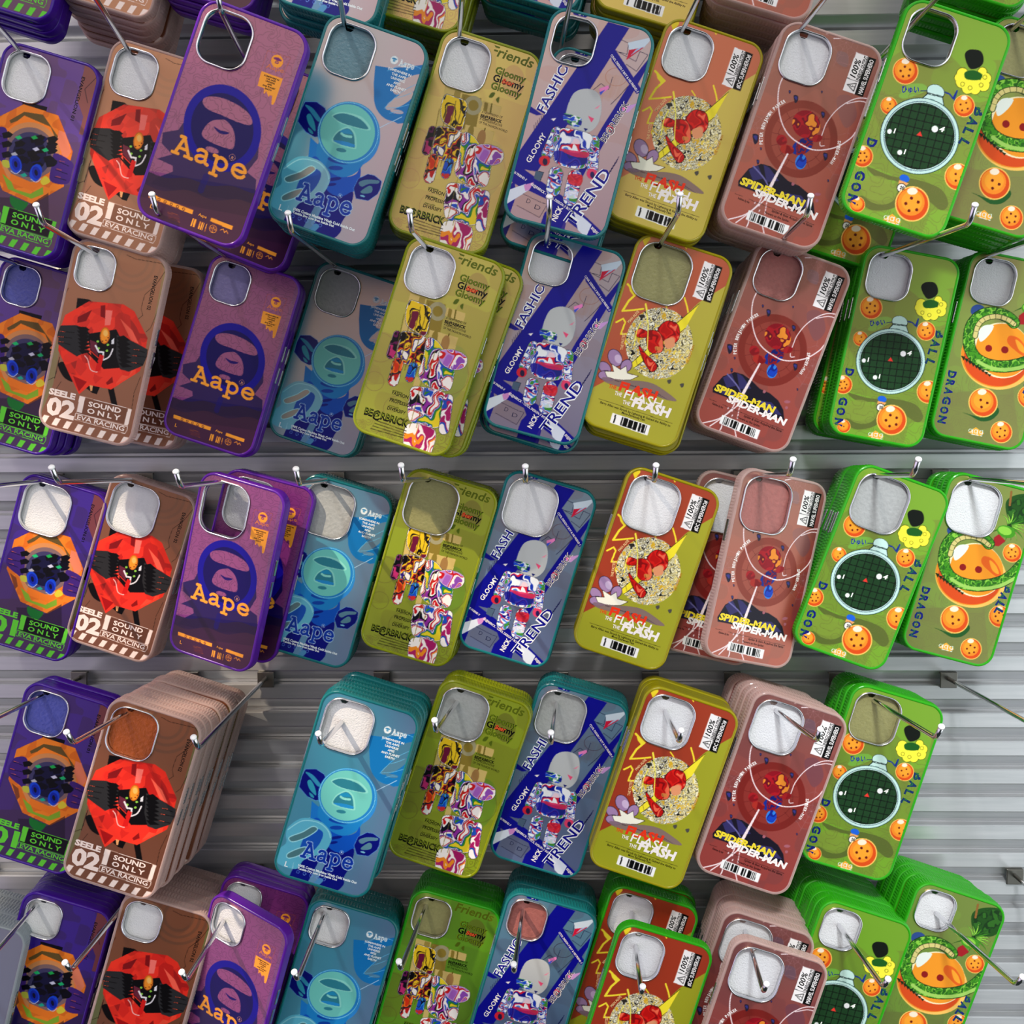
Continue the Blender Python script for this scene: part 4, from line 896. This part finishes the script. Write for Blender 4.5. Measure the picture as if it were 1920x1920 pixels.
def art_i():
    a = Art('I', ART_CORNERS['I'], (116, 172, 34))
    u, v = a.U, a.V
    a.paint((v > 480) & (value_noise(a.X/15, a.Y/15, 6) > .35), (112, 142, 44), 1, .6)
    a.ell(760, 780, 400, 420, 0, (104, 128, 46), 1, .45)
    for pts in ([(300, 1290), (500, 1370), (700, 1400), (900, 1480), (960, 1600), (900, 1650), (780, 1560), (560, 1420), (380, 1380)], [(240, 1520), (360, 1560), (500, 1540), (600, 1440), (620, 1500), (520, 1620), (340, 1640), (250, 1580)]):
        a.blob(pts, (84, 112, 38), .8)
    a.ell(390, 1480, 150, 110, 20, (128, 160, 54), 1, .8)
    a.blob([(570, 740), (640, 660), (760, 650), (800, 700), (640, 760)], (112, 176, 64), 1)
    w = value_noise(a.X/6, a.Y/6, 66)
    a.paint((v > 700) & contour(w, 4, .6), (92, 112, 40), 1, .8)
    for k in range(6): a.line([(300+40*k, 740+60*k), (260+30*k, 980+50*k)], 3, (96, 110, 44), alpha=.5)
    ball(a, 630, 550, 105, 5); ball(a, 490, 815, 70, 2)
    cloud = (240, 232, 80)
    for e in ((1090, 580, 46), (1085, 640, 50), (1130, 690, 46), (1190, 700, 42), (1260, 670, 48), (1280, 620, 42), (1250, 570, 36), (1170, 640, 60), (1060, 610, 34)): a.ell(e[0], e[1], e[2]+4, e[2]+4, 0, (80, 80, 20))
    for e in ((1090, 580, 46), (1085, 640, 50), (1130, 690, 46), (1190, 700, 42), (1260, 670, 48), (1280, 620, 42), (1250, 570, 36), (1170, 640, 60), (1060, 610, 34)): a.ell(e[0], e[1], e[2], e[2], 0, cloud)
    for x, y in ((1090, 660), (1150, 690), (1240, 670), (1270, 610)): a.ring(x, y, 16, 4, (110, 110, 30))
    # plain dark and green pebbles on the cloud
    a.blob([(1110, 440), (1150, 395), (1240, 410), (1262, 480), (1230, 530), (1150, 540)], (22, 30, 22)); a.blob([(1110, 570), (1180, 555), (1250, 590), (1220, 630), (1120, 620)], (40, 104, 40))
    a.text('ひゅい', (595, 712), (735, 718), 46, (24, 44, 160), .02); a.line([(750, 705), (810, 705)], 7, (24, 44, 120)); a.line([(935, 715), (985, 735)], 12, (24, 60, 150)); a.line([(985, 735), (1010, 770), (1045, 710), (1020, 780)], 12, (24, 60, 150))
    ball(a, 1100, 830, 88, 4)
    stencil(a, 'BALL', [((1175, 905), (1195, 835)), ((1120, 975), (1150, 910)), ((1085, 1040), (1110, 990)), ((1050, 1120), (1080, 1075))], (26, 60, 110))
    # round gridded dial
    pale = (196, 224, 216)
    a.ell(872, 715, 75, 56, 20, (20, 40, 40)); a.ell(872, 713, 70, 52, 20, pale); a.poly([(800, 725), (930, 760), (945, 860), (740, 780)], (20, 40, 40)); a.poly([(806, 732), (924, 762), (938, 850), (752, 775)], pale); a.line([(800, 718), (930, 755)], 6, (30, 50, 50))
    a.ell(735, 1060, 324, 302, 0, (20, 60, 60)); a.ell(735, 1060, 318, 297, 0, pale); a.ring(735, 1060, 292, 4, (40, 60, 90), 0, .935); a.ell(735, 1060, 284, 262, 0, (20, 30, 24))
    m = a.m_ell(735, 1060, 278, 257); a.paint(m, (40, 78, 46), 0)
    du = (u-735)*math.cos(.30) + (v-1060)*math.sin(.30); dv = -(u-735)*math.sin(.24) + (v-1060)*math.cos(.24)
    a.paint(m & (((du/64) % 1 < .10) | ((dv/62) % 1 < .10)), (10, 20, 14), 0)
    for x, y, r in ((490, 1016, 19), (860, 1005, 26), (570, 1183, 20)): a.ell(x, y, r, r, 0, (240, 244, 238))
    a.text('4', (892, 1022), (935, 1030), 40, (236, 240, 232), .04, 0, .2); a.text('1', (520, 1030), (540, 1032), 38, (236, 240, 232), .04, 0, .2); a.text('1', (600, 1196), (620, 1198), 38, (236, 240, 232), .04, 0, .2)
    a.poly([(742, 1020), (756, 1062), (706, 1050)], (226, 70, 60))
    stencil(a, 'D', [((295, 1125), (320, 1060))]); ball(a, 265, 1208, 88, 6)
    a.ell(605, 1390, 42, 30, 20, (40, 110, 210)); a.poly([(560, 1400), (640, 1430), (600, 1460), (550, 1440)], (226, 170, 110)); a.ell(578, 1465, 40, 38, 0, (24, 26, 24)); a.ell(578, 1465, 34, 32, 0, (232, 230, 220)); a.text('神', (560, 1482), (598, 1490), 34, (20, 20, 24), .01)
    ball(a, 1040, 1385, 108, 3); ball(a, 212, 1590, 64, 1); ball(a, 664, 1595, 142, 5)
    stencil(a, 'GON', [((195, 1385), (220, 1315)), ((160, 1475), (185, 1405)), ((122, 1570), (148, 1500))])
    tag_logo(a, 440, 1700)
    return sheen(a, .6)

def art_j():
    a = Art('J', ART_CORNERS['J'], (96, 152, 38))
    u, v = a.U, a.V
    a.paint(value_noise(a.X/14, a.Y/14, 16) > .45, (84, 132, 40), 1, .5); a.paint((v > 1300) & (u < 900), (78, 106, 40), 1, .45)
    w = value_noise(a.X/6, a.Y/6, 90); a.paint((v > 1150) & contour(w, 4, .6), (66, 104, 38), 1, .8)
    g1, g2, g3, dk = (82, 156, 44), (52, 112, 38), (150, 206, 84), (26, 56, 26)
    # tropical-leaf burst in the corner
    rs = random.Random(3)
    a.blob([(1180, 300), (1300, 230), (1480, 250), (1480, 420), (1360, 520), (1200, 470)], (44, 92, 36)); a.camo(a.m_poly(spline([(1200, 310), (1310, 250), (1460, 270), (1450, 400), (1340, 490), (1220, 450)])), [(44, 92, 36), (30, 70, 30), (60, 116, 44)], 4, 91)
    for k in range(16):
        g = math.radians(-110 + k*18); L = rs.uniform(150, 240)
        p = (1190, 540); q = (p[0]+L*math.cos(g), p[1]+L*math.sin(g)*.8)
        a.line([p, ((p[0]+q[0])/2+16, (p[1]+q[1])/2-10), q], 30, dk, smooth=True, taper=True); a.line([p, ((p[0]+q[0])/2+16, (p[1]+q[1])/2-10), q], 22, rs.choice([g1, g2, g3]), smooth=True, taper=True)
    a.line([(1240, 200), (1215, 330)], 22, (150, 110, 60)); a.ell(1160, 590, 90, 60, 20, g1); a.ell(1150, 580, 66, 40, 20, g3)
    a.poly([(1040, 640), (1090, 610), (1150, 680), (1080, 730), (1020, 720)], (168, 40, 48))
    a.ell(660, 555, 70, 60, 0, (60, 90, 150)); ball(a, 1205, 800, 94, 5)
    # big ball behind a scaly green band
    a.ell(790, 1010, 345, 305, 15, (238, 196, 110)); a.ell(775, 1000, 325, 290, 15, (228, 150, 52)); a.ell(770, 1040, 300, 240, 15, (214, 92, 40)); a.ell(840, 950, 270, 262, 30, (238, 226, 190)); a.ell(850, 950, 258, 250, 30, (234, 160, 52))
    a.blob([(640, 760), (700, 700), (790, 710), (740, 790), (650, 850)], (226, 232, 224)); a.blob([(930, 820), (1020, 860), (1080, 980), (1060, 1040), (960, 960), (900, 880)], (222, 112, 40)); a.blob([(980, 860), (1040, 920), (1060, 1000), (1000, 960)], (236, 170, 60))
    a.ell(868, 948, 34, 34, 0, (150, 34, 34)); a.ell(718, 918, 32, 32, 0, (150, 34, 34))
    path = spline([(985, 700), (930, 640), (820, 590), (690, 600), (590, 680), (545, 800), (545, 910), (600, 1010), (720, 1080), (880, 1105), (1060, 1080), (1180, 1020), (1290, 920)], False, 6)
    a.line(path, 116, dk); a.camo(a.m_stroke(path, 104), [g1, g2, g1, g3, g2], 2.2, 93)
    inner = spline([(985, 715), (920, 660), (820, 625), (710, 640), (640, 700), (605, 790)], False, 6)
    a.line(inner, 52, dk); a.line(inner, 42, (216, 204, 140))
    for k in range(0, len(inner)-2, 3):
        p, q = inner[k], inner[k+1]; n = np.array([-(q-p)[1], (q-p)[0]]); n = n/np.hypot(*n)*22; a.line([p-n, p+n], 4, (70, 80, 40))
    a.line(spline([(600, 1030), (720, 1105), (880, 1135), (1060, 1115), (1210, 1050)], False, 6), 34, (166, 206, 110))
    for k in range(9): a.poly([(450+28*k, 960+24*k), (490+28*k, 975+24*k), (470+28*k, 1010+22*k)], dk)
    stencil(a, 'BALL', [((1095, 1180), (1120, 1120)), ((1035, 1235), (1075, 1175)), ((1005, 1300), (1040, 1255)), ((985, 1370), (1020, 1320))], (26, 50, 130))
    a.blob([(400, 1490), (470, 1530), (560, 1590), (660, 1590), (740, 1530), (735, 1480), (700, 1520), (600, 1560), (500, 1530)], (46, 100, 50))
    ball(a, 605, 1420, 138, 3); ball(a, 1040, 1412, 108, 5); ball(a, 742, 1712, 104, 5)
    tag_logo(a, 450, 1670)
    stencil(a, 'DRAGON', [((300, 1150), (325, 1085)), ((275, 1225), (300, 1165)), ((250, 1300), (275, 1240)), ((222, 1390), (247, 1320)), ((190, 1475), (215, 1410)), ((160, 1560), (185, 1495))])
    return a

def art_z():
    a = Art('Z', ART_CORNERS['B'], (110, 132, 158)); a.ell(300, 900, 260, 600, 20, (90, 130, 120)); a.ell(320, 900, 220, 560, 20, (150, 180, 170))
    return a
# ---------------------------------------------------------------- slatted wall
def build_wall():
    S = 22.0
    prof = []   # (y depth behind the front plane, z) in layout units, from top to bottom
    k0, k1 = -14, 44
    for k in range(k0, k1):
        zb = -S*k                       # lower edge of this slat's face
        prof += [(9.0, zb+11.9), (1.6, zb+11.9), (0.3, zb+11.2), (0.8, zb+0.9), (1.3, zb), (6.2, zb-6.6), (7.4, zb-7.0), (9.5, zb-7.6), (9.5, zb-9.6)]
    x0, x1 = -1100, 1100
    v = []; f = []
    for (y, z) in prof:
        v += [(x0*K, y*K, z*K), (x1*K, y*K, z*K)]
    n = len(prof)
    for i in range(n-1): f.append((2*i, 2*i+2, 2*i+3, 2*i+1))
    # solid back so the wall has thickness
    b = len(v); v += [(x0*K, 30*K, prof[0][1]*K), (x1*K, 30*K, prof[0][1]*K), (x0*K, 30*K, prof[-1][1]*K), (x1*K, 30*K, prof[-1][1]*K)]
    f += [(0, 1, b+1, b), (2*n-2, b+2, b+3, 2*n-1), (b, b+1, b+3, b+2)]
    f.append(tuple([2*i for i in range(n)] + [b+2, b])); f.append(tuple([2*i+1 for i in range(n-1, -1, -1)] + [b+1, b+3]))
    me = mesh_from('wall_back', v, f, MAT['slat'])
    ob = link('wall_back', me); ob['kind'] = 'structure'
    ob['label'] = 'horizontal brushed aluminium slats with grooves between them'
build_wall()

# ---------------------------------------------------------------- hooks
ROWOFF = {-1: 0, 0: 0, 1: 0, 2: 0, 3: -7.4, 4: 4.9, 5: -14.8}
ROWNAME = {0: 'cropped top row', 1: 'first full row', 2: 'second full row', 3: 'third full row', 4: 'fourth full row', 5: 'cropped bottom row'}
def rowz(r): return -22.0*(22.3 + 7*(r-4) + {1: 1, 0: 2}.get(r, 0))
def tube(path, r, n=10, cap=True):
    v = []; f = []
    for i, p in enumerate(path):
        p = np.array(p, float); a = np.array(path[max(i-1, 0)], float); b = np.array(path[min(i+1, len(path)-1)], float)
        t = (b-a)/np.linalg.norm(b-a); s = np.cross(t, (1, 0, 0)); s /= np.linalg.norm(s); w = np.cross(t, s)
        for k in range(n):
            g = 2*math.pi*k/n; v.append(p + r*(math.cos(g)*s + math.sin(g)*w))
    for i in range(len(path)-1):
        for k in range(n):
            f.append((i*n+k, i*n+(k+1) % n, (i+1)*n+(k+1) % n, (i+1)*n+k))
    if cap:
        f.append(tuple(range(n-1, -1, -1))); f.append(tuple((len(path)-1)*n+k for k in range(n)))
    return v, f
def bevel_box(x0, x1, y0, y1, z0, z1, b):
    import bmesh
    bm = bmesh.new(); bmesh.ops.create_cube(bm, size=1.0)
    for vt in bm.verts:
        vt.co = Vector(((x0+x1)/2 + vt.co.x*(x1-x0), (y0+y1)/2 + vt.co.y*(y1-y0), (z0+z1)/2 + vt.co.z*(z1-z0)))
    if b: bmesh.ops.bevel(bm, geom=bm.edges[:], offset=b, segments=2, affect='EDGES', profile=0.6)
    v = [tuple(q.co) for q in bm.verts]; bm.verts.index_update(); f = [tuple(q.index for q in fc.verts) for fc in bm.faces]; bm.free()
    return v, f
def merge(*parts):
    V = []; F = []
    for v, f in parts:
        b = len(V); V += list(v); F += [tuple(i+b for i in q) for q in f]
    return V, F
# bend point of every hook: row, column -> tip pixel
TIPS = {(2,1):(68,385),(2,2):(285,365),(2,3):(540,400),(2,4):(768,397),(2,5):(1030,370),(2,6):(1275,365),(2,7):(1520,368),(2,8):(1828,385),
 (3,1):(97,877),(3,2):(330,885),(3,3):(555,880),(3,4):(752,873),(3,5):(985,875),(3,6):(1230,873),(3,7):(1487,862),(3,8):(1722,862),
 (4,1):(125,1373),(4,2):(363,1383),(4,3):(597,1376),(4,4):(815,1351),(4,5):(1033,1374),(4,6):(1277,1370),(4,7):(1538,1368),(4,8):(1765,1363),
 (5,1):(122,1805),(5,2):(341,1823),(5,3):(552,1823),(5,4):(748,1803),(5,5):(963,1808),(5,6):(1205,1850),(5,7):(1437,1845),(5,8):(1665,1836),(5,9):(1917,1832)}
# rods whose tips lie outside the picture: two pixels the rod passes through (far from the wall, near the wall)
LD = 187.0
HOOKS = {}
HOOKTXT = {'': ''}
def hook_line(r, c):
    wx = -383.5 + 74.55*c + ROWOFF[r]; wz = rowz(r)
    W_ = np.array([wx, 0.0, wz + 1.5])
    if (r, c) in TIPS:
        T = unproject(*TIPS[(r, c)], LD + 6) / K
        B = np.array([T[0], -LD + 2, T[2] - 9.0])
    else:
        B = np.array([wx, -LD + 2, wz + 8.0])
    return W_, B
def build_hook(r, c, label):
    W_, B = HOOKS[(r, c)]
    T = B + np.array([0, -8.0, 9.0])
    root = bpy.data.objects.new('display_hook', None); COL.objects.link(root)
    org = np.array([W_[0], 0, W_[2]])*K; root.location = org; root.empty_display_size = 0.01
    root['label'] = label; root['category'] = 'hook'; root['group'] = 'chrome display hooks on the slatted wall'
    L = lambda p: np.array(p)*K - org
    d = (B-W_)/np.linalg.norm(B-W_); e = (T-B)/np.linalg.norm(T-B)
    path = [W_, W_ + d*20, B - d*4]
    for t in (0.25, 0.5, 0.75): path.append((B-d*4)*(1-t)**2 + 2*B*t*(1-t) + (B+e*4)*t*t)
    path += [B + e*4, T]
    v, f = tube([L(p) for p in path], 1.65*K, 12)
    link('rod', mesh_from('rod', v, f, MAT['chrome'], True), root)
    v, f = tube([L(p) for p in (T - e*0.2, T + e*0.7, T + e*1.3)], 2.0*K, 12)
    for i in range(24, 36): v[i] = v[i]*0.75 + L(T+e*1.3)*0.25
    link('end_cap', mesh_from('end_cap', v, f, MAT['cap'], True), root)
    x, z = W_[0], W_[2] - 1.5
    p1 = bevel_box(*(np.array([x-6.4, x+6.4])*K-org[0]), -2.0*K, -0.4*K, (z-5.5)*K-org[2], (z+6.5)*K-org[2], 0.5*K)
    p2 = bevel_box(*(np.array([x-6.4, x+6.4])*K-org[0]), -0.6*K, 7.0*K, (z+5.2)*K-org[2], (z+6.5)*K-org[2], 0.2*K)
    link('bracket', mesh_from('bracket', *merge(p1, p2), MAT['bracket']), root)
    return root

# ---------------------------------------------------------------- phone cases
def shell_mesh(ribbed):
    outl = resample(W, H, RAD, 1.25)
    prof = [(2.2, 0.05), (1.7, 0.55), (1.0, 0.62), (0.3, 0.25), (0.0, -0.6), (-0.0, -1.6), (0.0, -3.0), (0.0, -5.5), (0.0, -8.0), (0.15, -9.4), (0.8, -10.2), (1.8, -10.2), (2.2, -9.4), (1.9, -5.0), (2.2, -1.2), (2.4, -0.7)]
    def rib(i, ins, z):
        if -8.5 < z < -2.5 and ins <= 0.05:
            return 0.38 if (i % 2 == 0 and ribbed) else (0.14 if i % 2 == 0 else 0.0)
        return 0.0
    v, f = loft_ring(outl, prof, rib=rib)
    return mesh_from('shell', v, f, None, not ribbed)
def ring_mesh(CUT):
    outl = resample(CUT[2], CUT[3], CUT[4], 1.6)
    prof = [(-0.5, -0.2), (-0.5, 0.9), (-0.1, 1.5), (0.45, 1.5), (0.85, 0.9), (1.1, -0.6), (1.2, -2.4), (0.8, -2.8), (0.3, -0.6)]
    v, f = loft_ring(outl, prof, (CUT[0], CUT[1]))
    return mesh_from('camera_ring', v, f, MAT['ring'], True)
def foam_mesh(sy):
    """foam sheet inside the case with a slot at the top where the hook rod passes"""
    pts = [p for p, n in rrect(70, 144, 10, 6)]
    top = [p for p in pts if p[1] > 60 and p[0] > 0]; left = [p for p in pts if not (p[1] > 60 and p[0] > 0)]
    # the outline runs counter-clockwise: top right corner first, then the slot, then the rest
    sx, sw = -21.5, 3.0
    slot = [(sx+sw, 72), (sx+sw, sy), (sx+sw*.5, sy-1.6), (sx-sw*.5, sy-1.6), (sx-sw, sy), (sx-sw, 72)]
    out = top + slot + left
    import bmesh
    bm = bmesh.new()
    vs_ = [bm.verts.new((x*1e-3, y*1e-3, -2.9e-3)) for x, y in out]
    es = [bm.edges.new((vs_[i], vs_[(i+1) % len(vs_)])) for i in range(len(vs_))]
    bmesh.ops.triangle_fill(bm, edges=es, use_beauty=True)
    r = bmesh.ops.extrude_face_region(bm, geom=bm.faces[:])
    for g in r['geom']:
        if isinstance(g, bmesh.types.BMVert): g.co.z -= 1.4e-3
    bmesh.ops.recalc_face_normals(bm, faces=bm.faces[:])
    me = bpy.data.meshes.new('foam_insert'); bm.to_mesh(me); bm.free()
    return me
def button_mesh(x, y, length):
    s = 1 if x > 0 else -1
    v, f = bevel_box(*sorted((s*(W/2-.6)*1e-3, s*(W/2+.75)*1e-3)), (y-length/2)*1e-3, (y+length/2)*1e-3, -7.2e-3, -3.8e-3, 0.45e-3)
    return mesh_from('side_button', v, f, MAT['button'], False)
BTN = [button_mesh(W/2, 14, 13), button_mesh(W/2, -4, 13), button_mesh(-W/2, 24, 17)]
SHELLME = {}
for col, m_ in SHELL.items():
    me = shell_mesh(col in ('clear', 'lime', 'green', 'teal', 'grey')); me.materials.append(m_); SHELLME[col] = me
RING = {k: ring_mesh(CUTS[k]) for k in CUTS}
FOAM = {}
for key in ('foam', 'foam_purple', 'foam_blue', 'foam_red', 'foam_orange', 'foam_grey', 'foam_teal', 'foam_olive'):
    me = foam_mesh(67.4); me.materials.append(MAT[key]); FOAM[key] = me
PANEL = {}; ARTS_ = {}
def panel(design, cut):
    if (design, cut) not in PANEL: PANEL[(design, cut)] = build_panel(ARTS_[design], CUTS[cut])
    return PANEL[(design, cut)]
for fn in (art_a, art_b, art_c, art_d, art_e, art_k, art_f, art_g, art_h, art_i, art_j, art_z):
    art = fn(); ARTS_[art.name] = art

DESC = {'A': 'purple phone case with orange octagon print', 'B': 'brown phone case with red octagon print', 'C': 'purple phone case with round face emblem',
        'D': 'teal phone case with mint face emblem', 'E': 'lime phone case with patchwork strips', 'K': 'green phone case with patchwork strips',
        'F': 'blue phone case with diagonal lettered bands', 'G': 'yellow phone case with lightning badge', 'H': 'dusky red phone case with white loops',
        'I': 'green phone case with gridded dial', 'J': 'green phone case with one giant ball', 'Z': 'grey phone case with green arcs'}
DEFSHELL = {'A': 'purple', 'B': 'clear', 'C': 'violet', 'D': 'teal', 'E': 'lime', 'K': 'green', 'F': 'teal', 'G': 'yellow', 'H': 'clear', 'I': 'green', 'J': 'green', 'Z': 'grey'}
ORD = ['', 'second', 'third', 'fourth', 'fifth', 'sixth', 'seventh', 'eighth', 'ninth', 'tenth', 'eleventh', 'twelfth', 'thirteenth', 'fourteenth']
GROUPN = {}
def make_case(design, cutk, shell, foam, label, group):
    root = bpy.data.objects.new('phone_case', None); COL.objects.link(root); root.empty_display_size = 0.01
    root['label'] = label; root['category'] = 'phone case'; root['group'] = group
    link('shell', SHELLME[shell], root)
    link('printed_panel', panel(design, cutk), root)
    link('camera_ring', RING[cutk], root)
    if foam: 
        fo = link('foam_insert', FOAM[foam], root)
    for b in BTN: link('side_button', b, root)
    return root
def pose(root, CUT, cut_world, roll, lean=0.0, yaw=0.0):
    """place a case so that its camera cut-out centre is at cut_world; roll turns it clockwise seen from the front"""
    th = math.radians(roll)
    R0 = Matrix(((math.cos(th), math.sin(th), 0), (0, 0, -1), (-math.sin(th), math.cos(th), 0)))   # columns are the case axes
    Rl = Matrix.Rotation(math.radians(lean), 3, 'X'); Ry = Matrix.Rotation(math.radians(yaw), 3, 'Z')
    R = Ry @ Rl @ R0
    c = R @ Vector((CUT[0]*1e-3, CUT[1]*1e-3, 0))
    root.matrix_world = Matrix.Translation(Vector(cut_world) - c) @ R.to_4x4()

# row, column, design, cut-out centre pixel, depth, roll, number in the stack, options
STACKS = [
 (0,0,'A',(40,-320),110,17,4,{}), (0,1,'B',(232,-320),100,17,7,{}), (0,2,'C',(425,-340),110,17,4,{}), (0,3,'D',(655,-320),125,17,5,{}), (0,4,'E',(815,-295),100,17,6,{}),
 (0,5,'F',(1040,-337),100,17,5,{}), (0,6,'G',(1258,-300),95,17,6,{}), (0,7,'H',(1480,-327),110,17,7,{}), (0,9,'I',(1890,-352),110,17,7,{}),
 (1,0,'A',(50,145),100,16.9,5,{}), (1,1,'B',(252,139),95,17.6,7,{}), (1,2,'C',(422,75),183,20.9,1,dict(foam=None, gap=(80, 3, 18, -6, 2))),
 (1,3,'D',(655,97),142,19.6,6,dict(foam='foam_teal')), (1,4,'E',(872,122),120,18.0,4,{}), (1,5,'F',(1076,78),137,14.7,1,dict(cut='X', foam=None, gap=(100, 2, 4, -12, 3))),
 (1,6,'G',(1289,102),111,18.6,4,{}), (1,7,'H',(1509,109),120,18.7,6,{}), (1,8,'I',(1743,71),150,18.2,1,dict(foam=None, gap=(58, 4, -10, -8, 0))), (1,9,'J',(1907,96),102,16.8,6,dict(foam='foam_olive')),
 (2,0,'A',(40,536),56,16.9,5,dict(foam='foam_blue')), (2,1,'B',(179,504),90,14.3,1,dict(gap=(46, 3, 16, -3, -3))), (2,2,'C',(432,532),66,18.5,2,dict(foam='foam_purple')),
 (2,3,'D',(633,549),41,18.8,4,dict(cut='S', foam='foam_grey')), (2,4,'E',(806,510),123,18.7,1,dict(cut='S', gap=(108, 2, 12, -2, 2))), (2,5,'F',(1032,493),102,15.4,1,dict(gap=(86, 3, 1, -6, 2))),
 (2,6,'G',(1241,514),101,18.0,1,dict(cut='L', foam='foam_olive', gap=(86, 2, 1, -5, -1))), (2,7,'H',(1458,516),88,19.9,8,dict(cut='S', foam='foam_red')), (2,8,'I',(1666,519),66,11,8,dict(cut='S')), (2,9,'J',(1862,529),51,11.8,6,dict(cut='S')),
 (3,0,'A',(85,955),36,17.0,3,{}), (3,1,'B',(250,956),36,18.5,3,{}), (3,2,'C',(421,955),84,14.4,1,dict(foam=None, yaw=-14, gap=(62, 2, 14, 2, 1))), (3,3,'D',(615,958),57,16.8,5,dict(foam='foam_grey')),
 (3,4,'E',(808,949),72,17.1,5,dict(foam='foam_olive')), (3,5,'F',(994,952),68,17.1,2,{}), (3,6,'G',(1221,948),86,18.4,3,{}), (3,7,'H',(1436,948),84,12.8,1,dict(foam='foam_red', yaw=16, gap=(60, 1, -28, -1, 1))),
 (3,8,'I',(1649,945),89,20.2,10,dict(foam='foam_grey')), (3,9,'J',(1825,954),50,14.8,5,{}),
 (4,0,'A',(87,1338),79,17.7,3,dict(cut='S', foam='foam_blue')), (4,1,'B',(248,1376),114,17.9,10,dict(foam='foam_orange')), (4,3,'D',(650,1362),135,17.3,6,{}), (4,4,'E',(867,1340),98,18.9,4,dict(foam='foam_grey')),
 (4,5,'F',(1051,1344),85,17.1,4,dict(foam='foam_grey')), (4,6,'G',(1252,1354),110,18.7,4,{}), (4,7,'H',(1455,1364),110,18.6,7,{}), (4,8,'I',(1640,1348),82,16.8,5,dict(foam='foam_olive')),
 (5,-1,'Z',(-82,1762),95,15,6,{}), (5,0,'A',(80,1723),80,17,6,{}), (5,1,'B',(267,1728),95,17,8,{}), (5,2,'C',(428,1732),100,17.5,1,dict(yaw=-22, gap=(60, 3, 0, 0, 0))), (5,3,'D',(617,1737),85,16.5,4,{}),
 (5,4,'K',(809,1720),78,16,5,dict(foam='foam_olive')), (5,5,'F',(988,1725),85,16,6,dict(foam='foam_red')), (5,6,'G',(1200,1793),125,17,1,dict(cut='S', shell='green', gap=(74, 4, -4, 5, 0))),
 (5,7,'H',(1417,1827),135,17.5,1,dict(cut='M', gap=(104, 6, -3, 6, 0))), (5,8,'I',(1575,1742),98,18,9,{}), (5,9,'J',(1753,1707),78,18.5,6,{}),
]
ROWCUT = {0: 'S', 1: 'S', 2: 'X', 3: 'L', 4: 'M', 5: 'X'}
rng = random.Random(11)
PITCH = 9.6
present = {}
for (r, c, design, cut, depth, roll, n, opt) in STACKS: present[(r, c)] = design
for r in range(0, 6):
    for c in range(-1, 11):
        HOOKS[(r, c)] = hook_line(r, c)
count = 0
for (r, c, design, cut, depth, roll, n, opt) in STACKS:
    W_, B = HOOKS[(r, c)]
    # a hook without a visible tip is aimed so that its rod passes the top of the cut-out
    front = unproject(*cut, depth) / K
    th = math.radians(roll); cutk = opt.get('cut', ROWCUT[r]); CUT = CUTS[cutk]; off = (-8.0/1.145, (CUT[3]/2-2.2)/1.145)
    hang = front + np.array([off[0]*math.cos(th) + off[1]*math.sin(th), 0, -off[0]*math.sin(th) + off[1]*math.cos(th)])
    if (r, c) not in TIPS:
        slope = (hang - W_) / max(20, depth)
        B = np.array([hang[0] + (hang[0]-W_[0])/depth*(LD-2-depth)*.5, -LD+2, hang[2] + 8.0/187*(LD-2-depth)])
    # the rod runs straight from its tip through the cut-out to the wall
    t = (LD-2) / (LD-2-depth)
    Wn = B + (hang - B)*t
    miss = Wn - W_
    HOOKS[(r, c)] = (np.array([W_[0]*.3 + Wn[0]*.7 if abs(miss[0]) < 30 else W_[0], 0, W_[2]]), B)
    shell = opt.get('shell', DEFSHELL[design]); foam = opt.get('foam', 'foam')
    W2 = HOOKS[(r, c)][0]
    def rod_at(d): return W2 + (B-W2)*(d/(LD-2))
    err = rod_at(depth) - hang
    print('stack', r, c, design, 'wall miss', np.round(miss, 0), 'rod err', np.round(err, 1))
    group = DESC[design] + 's in the ' + ROWNAME[r]
    seq = [(depth, 0.0, 0.0, roll, foam, opt.get('yaw', 0))]
    if 'gap' in opt:
        d2, k2, gx, gz, dr = opt['gap']
        base = rod_at(d2) - rod_at(depth)
        for j in range(k2): seq.append((d2 - j*PITCH, gx/1.145, gz/1.145, roll+dr, 'foam', 0))
    else:
        for j in range(1, n): seq.append((depth - j*PITCH, 0, 0, roll, foam if foam else 'foam', 0))
    for j, (d, gx, gz, ro, fo, yw) in enumerate(seq):
        if d < 14: break
        sh = rod_at(d) - rod_at(depth)
        p = front + np.array([sh[0] + gx, depth - d, sh[2] + gz])
        if j: p += np.array([rng.uniform(-.9, .9), 0, rng.uniform(-.7, .5)]); ro += rng.uniform(-.9, .9)
        if j == 0: label = f'{DESC[design]}, front one in the {ROWNAME[r]}'
        else: label = f'{DESC[design]}, {ORD[j]} from the front in the {ROWNAME[r]}'
        cs = make_case(design, cutk, shell, fo, label, group)
        pose(cs, CUT, p*K, ro, 0.0, yw); count += 1
print('cases', count)
need = set(HOOKS[k] and k for k in present) | {(4, 2), (4, 9), (5, 10)}
NAMECOL = {-1: 'grey', 0: 'purple octagon', 1: 'brown octagon', 2: 'purple face emblem', 3: 'teal', 4: 'lime', 5: 'diagonal banded', 6: 'lightning badge', 7: 'dusky red', 8: 'gridded dial', 9: 'giant ball'}
for (r, c) in sorted(need):
    if (r, c) == (4, 2): lab = 'empty chrome hook between the brown and teal stacks, fourth full row'
    elif (r, c) == (4, 9): lab = 'empty chrome hook above the giant ball cases, fourth full row'
    elif (r, c) == (5, 10): lab = 'empty chrome hook at the right picture edge, cropped bottom row'
    else: lab = f'chrome hook holding the {NAMECOL[c]} cases in the {ROWNAME[r]}'
    build_hook(r, c, lab)
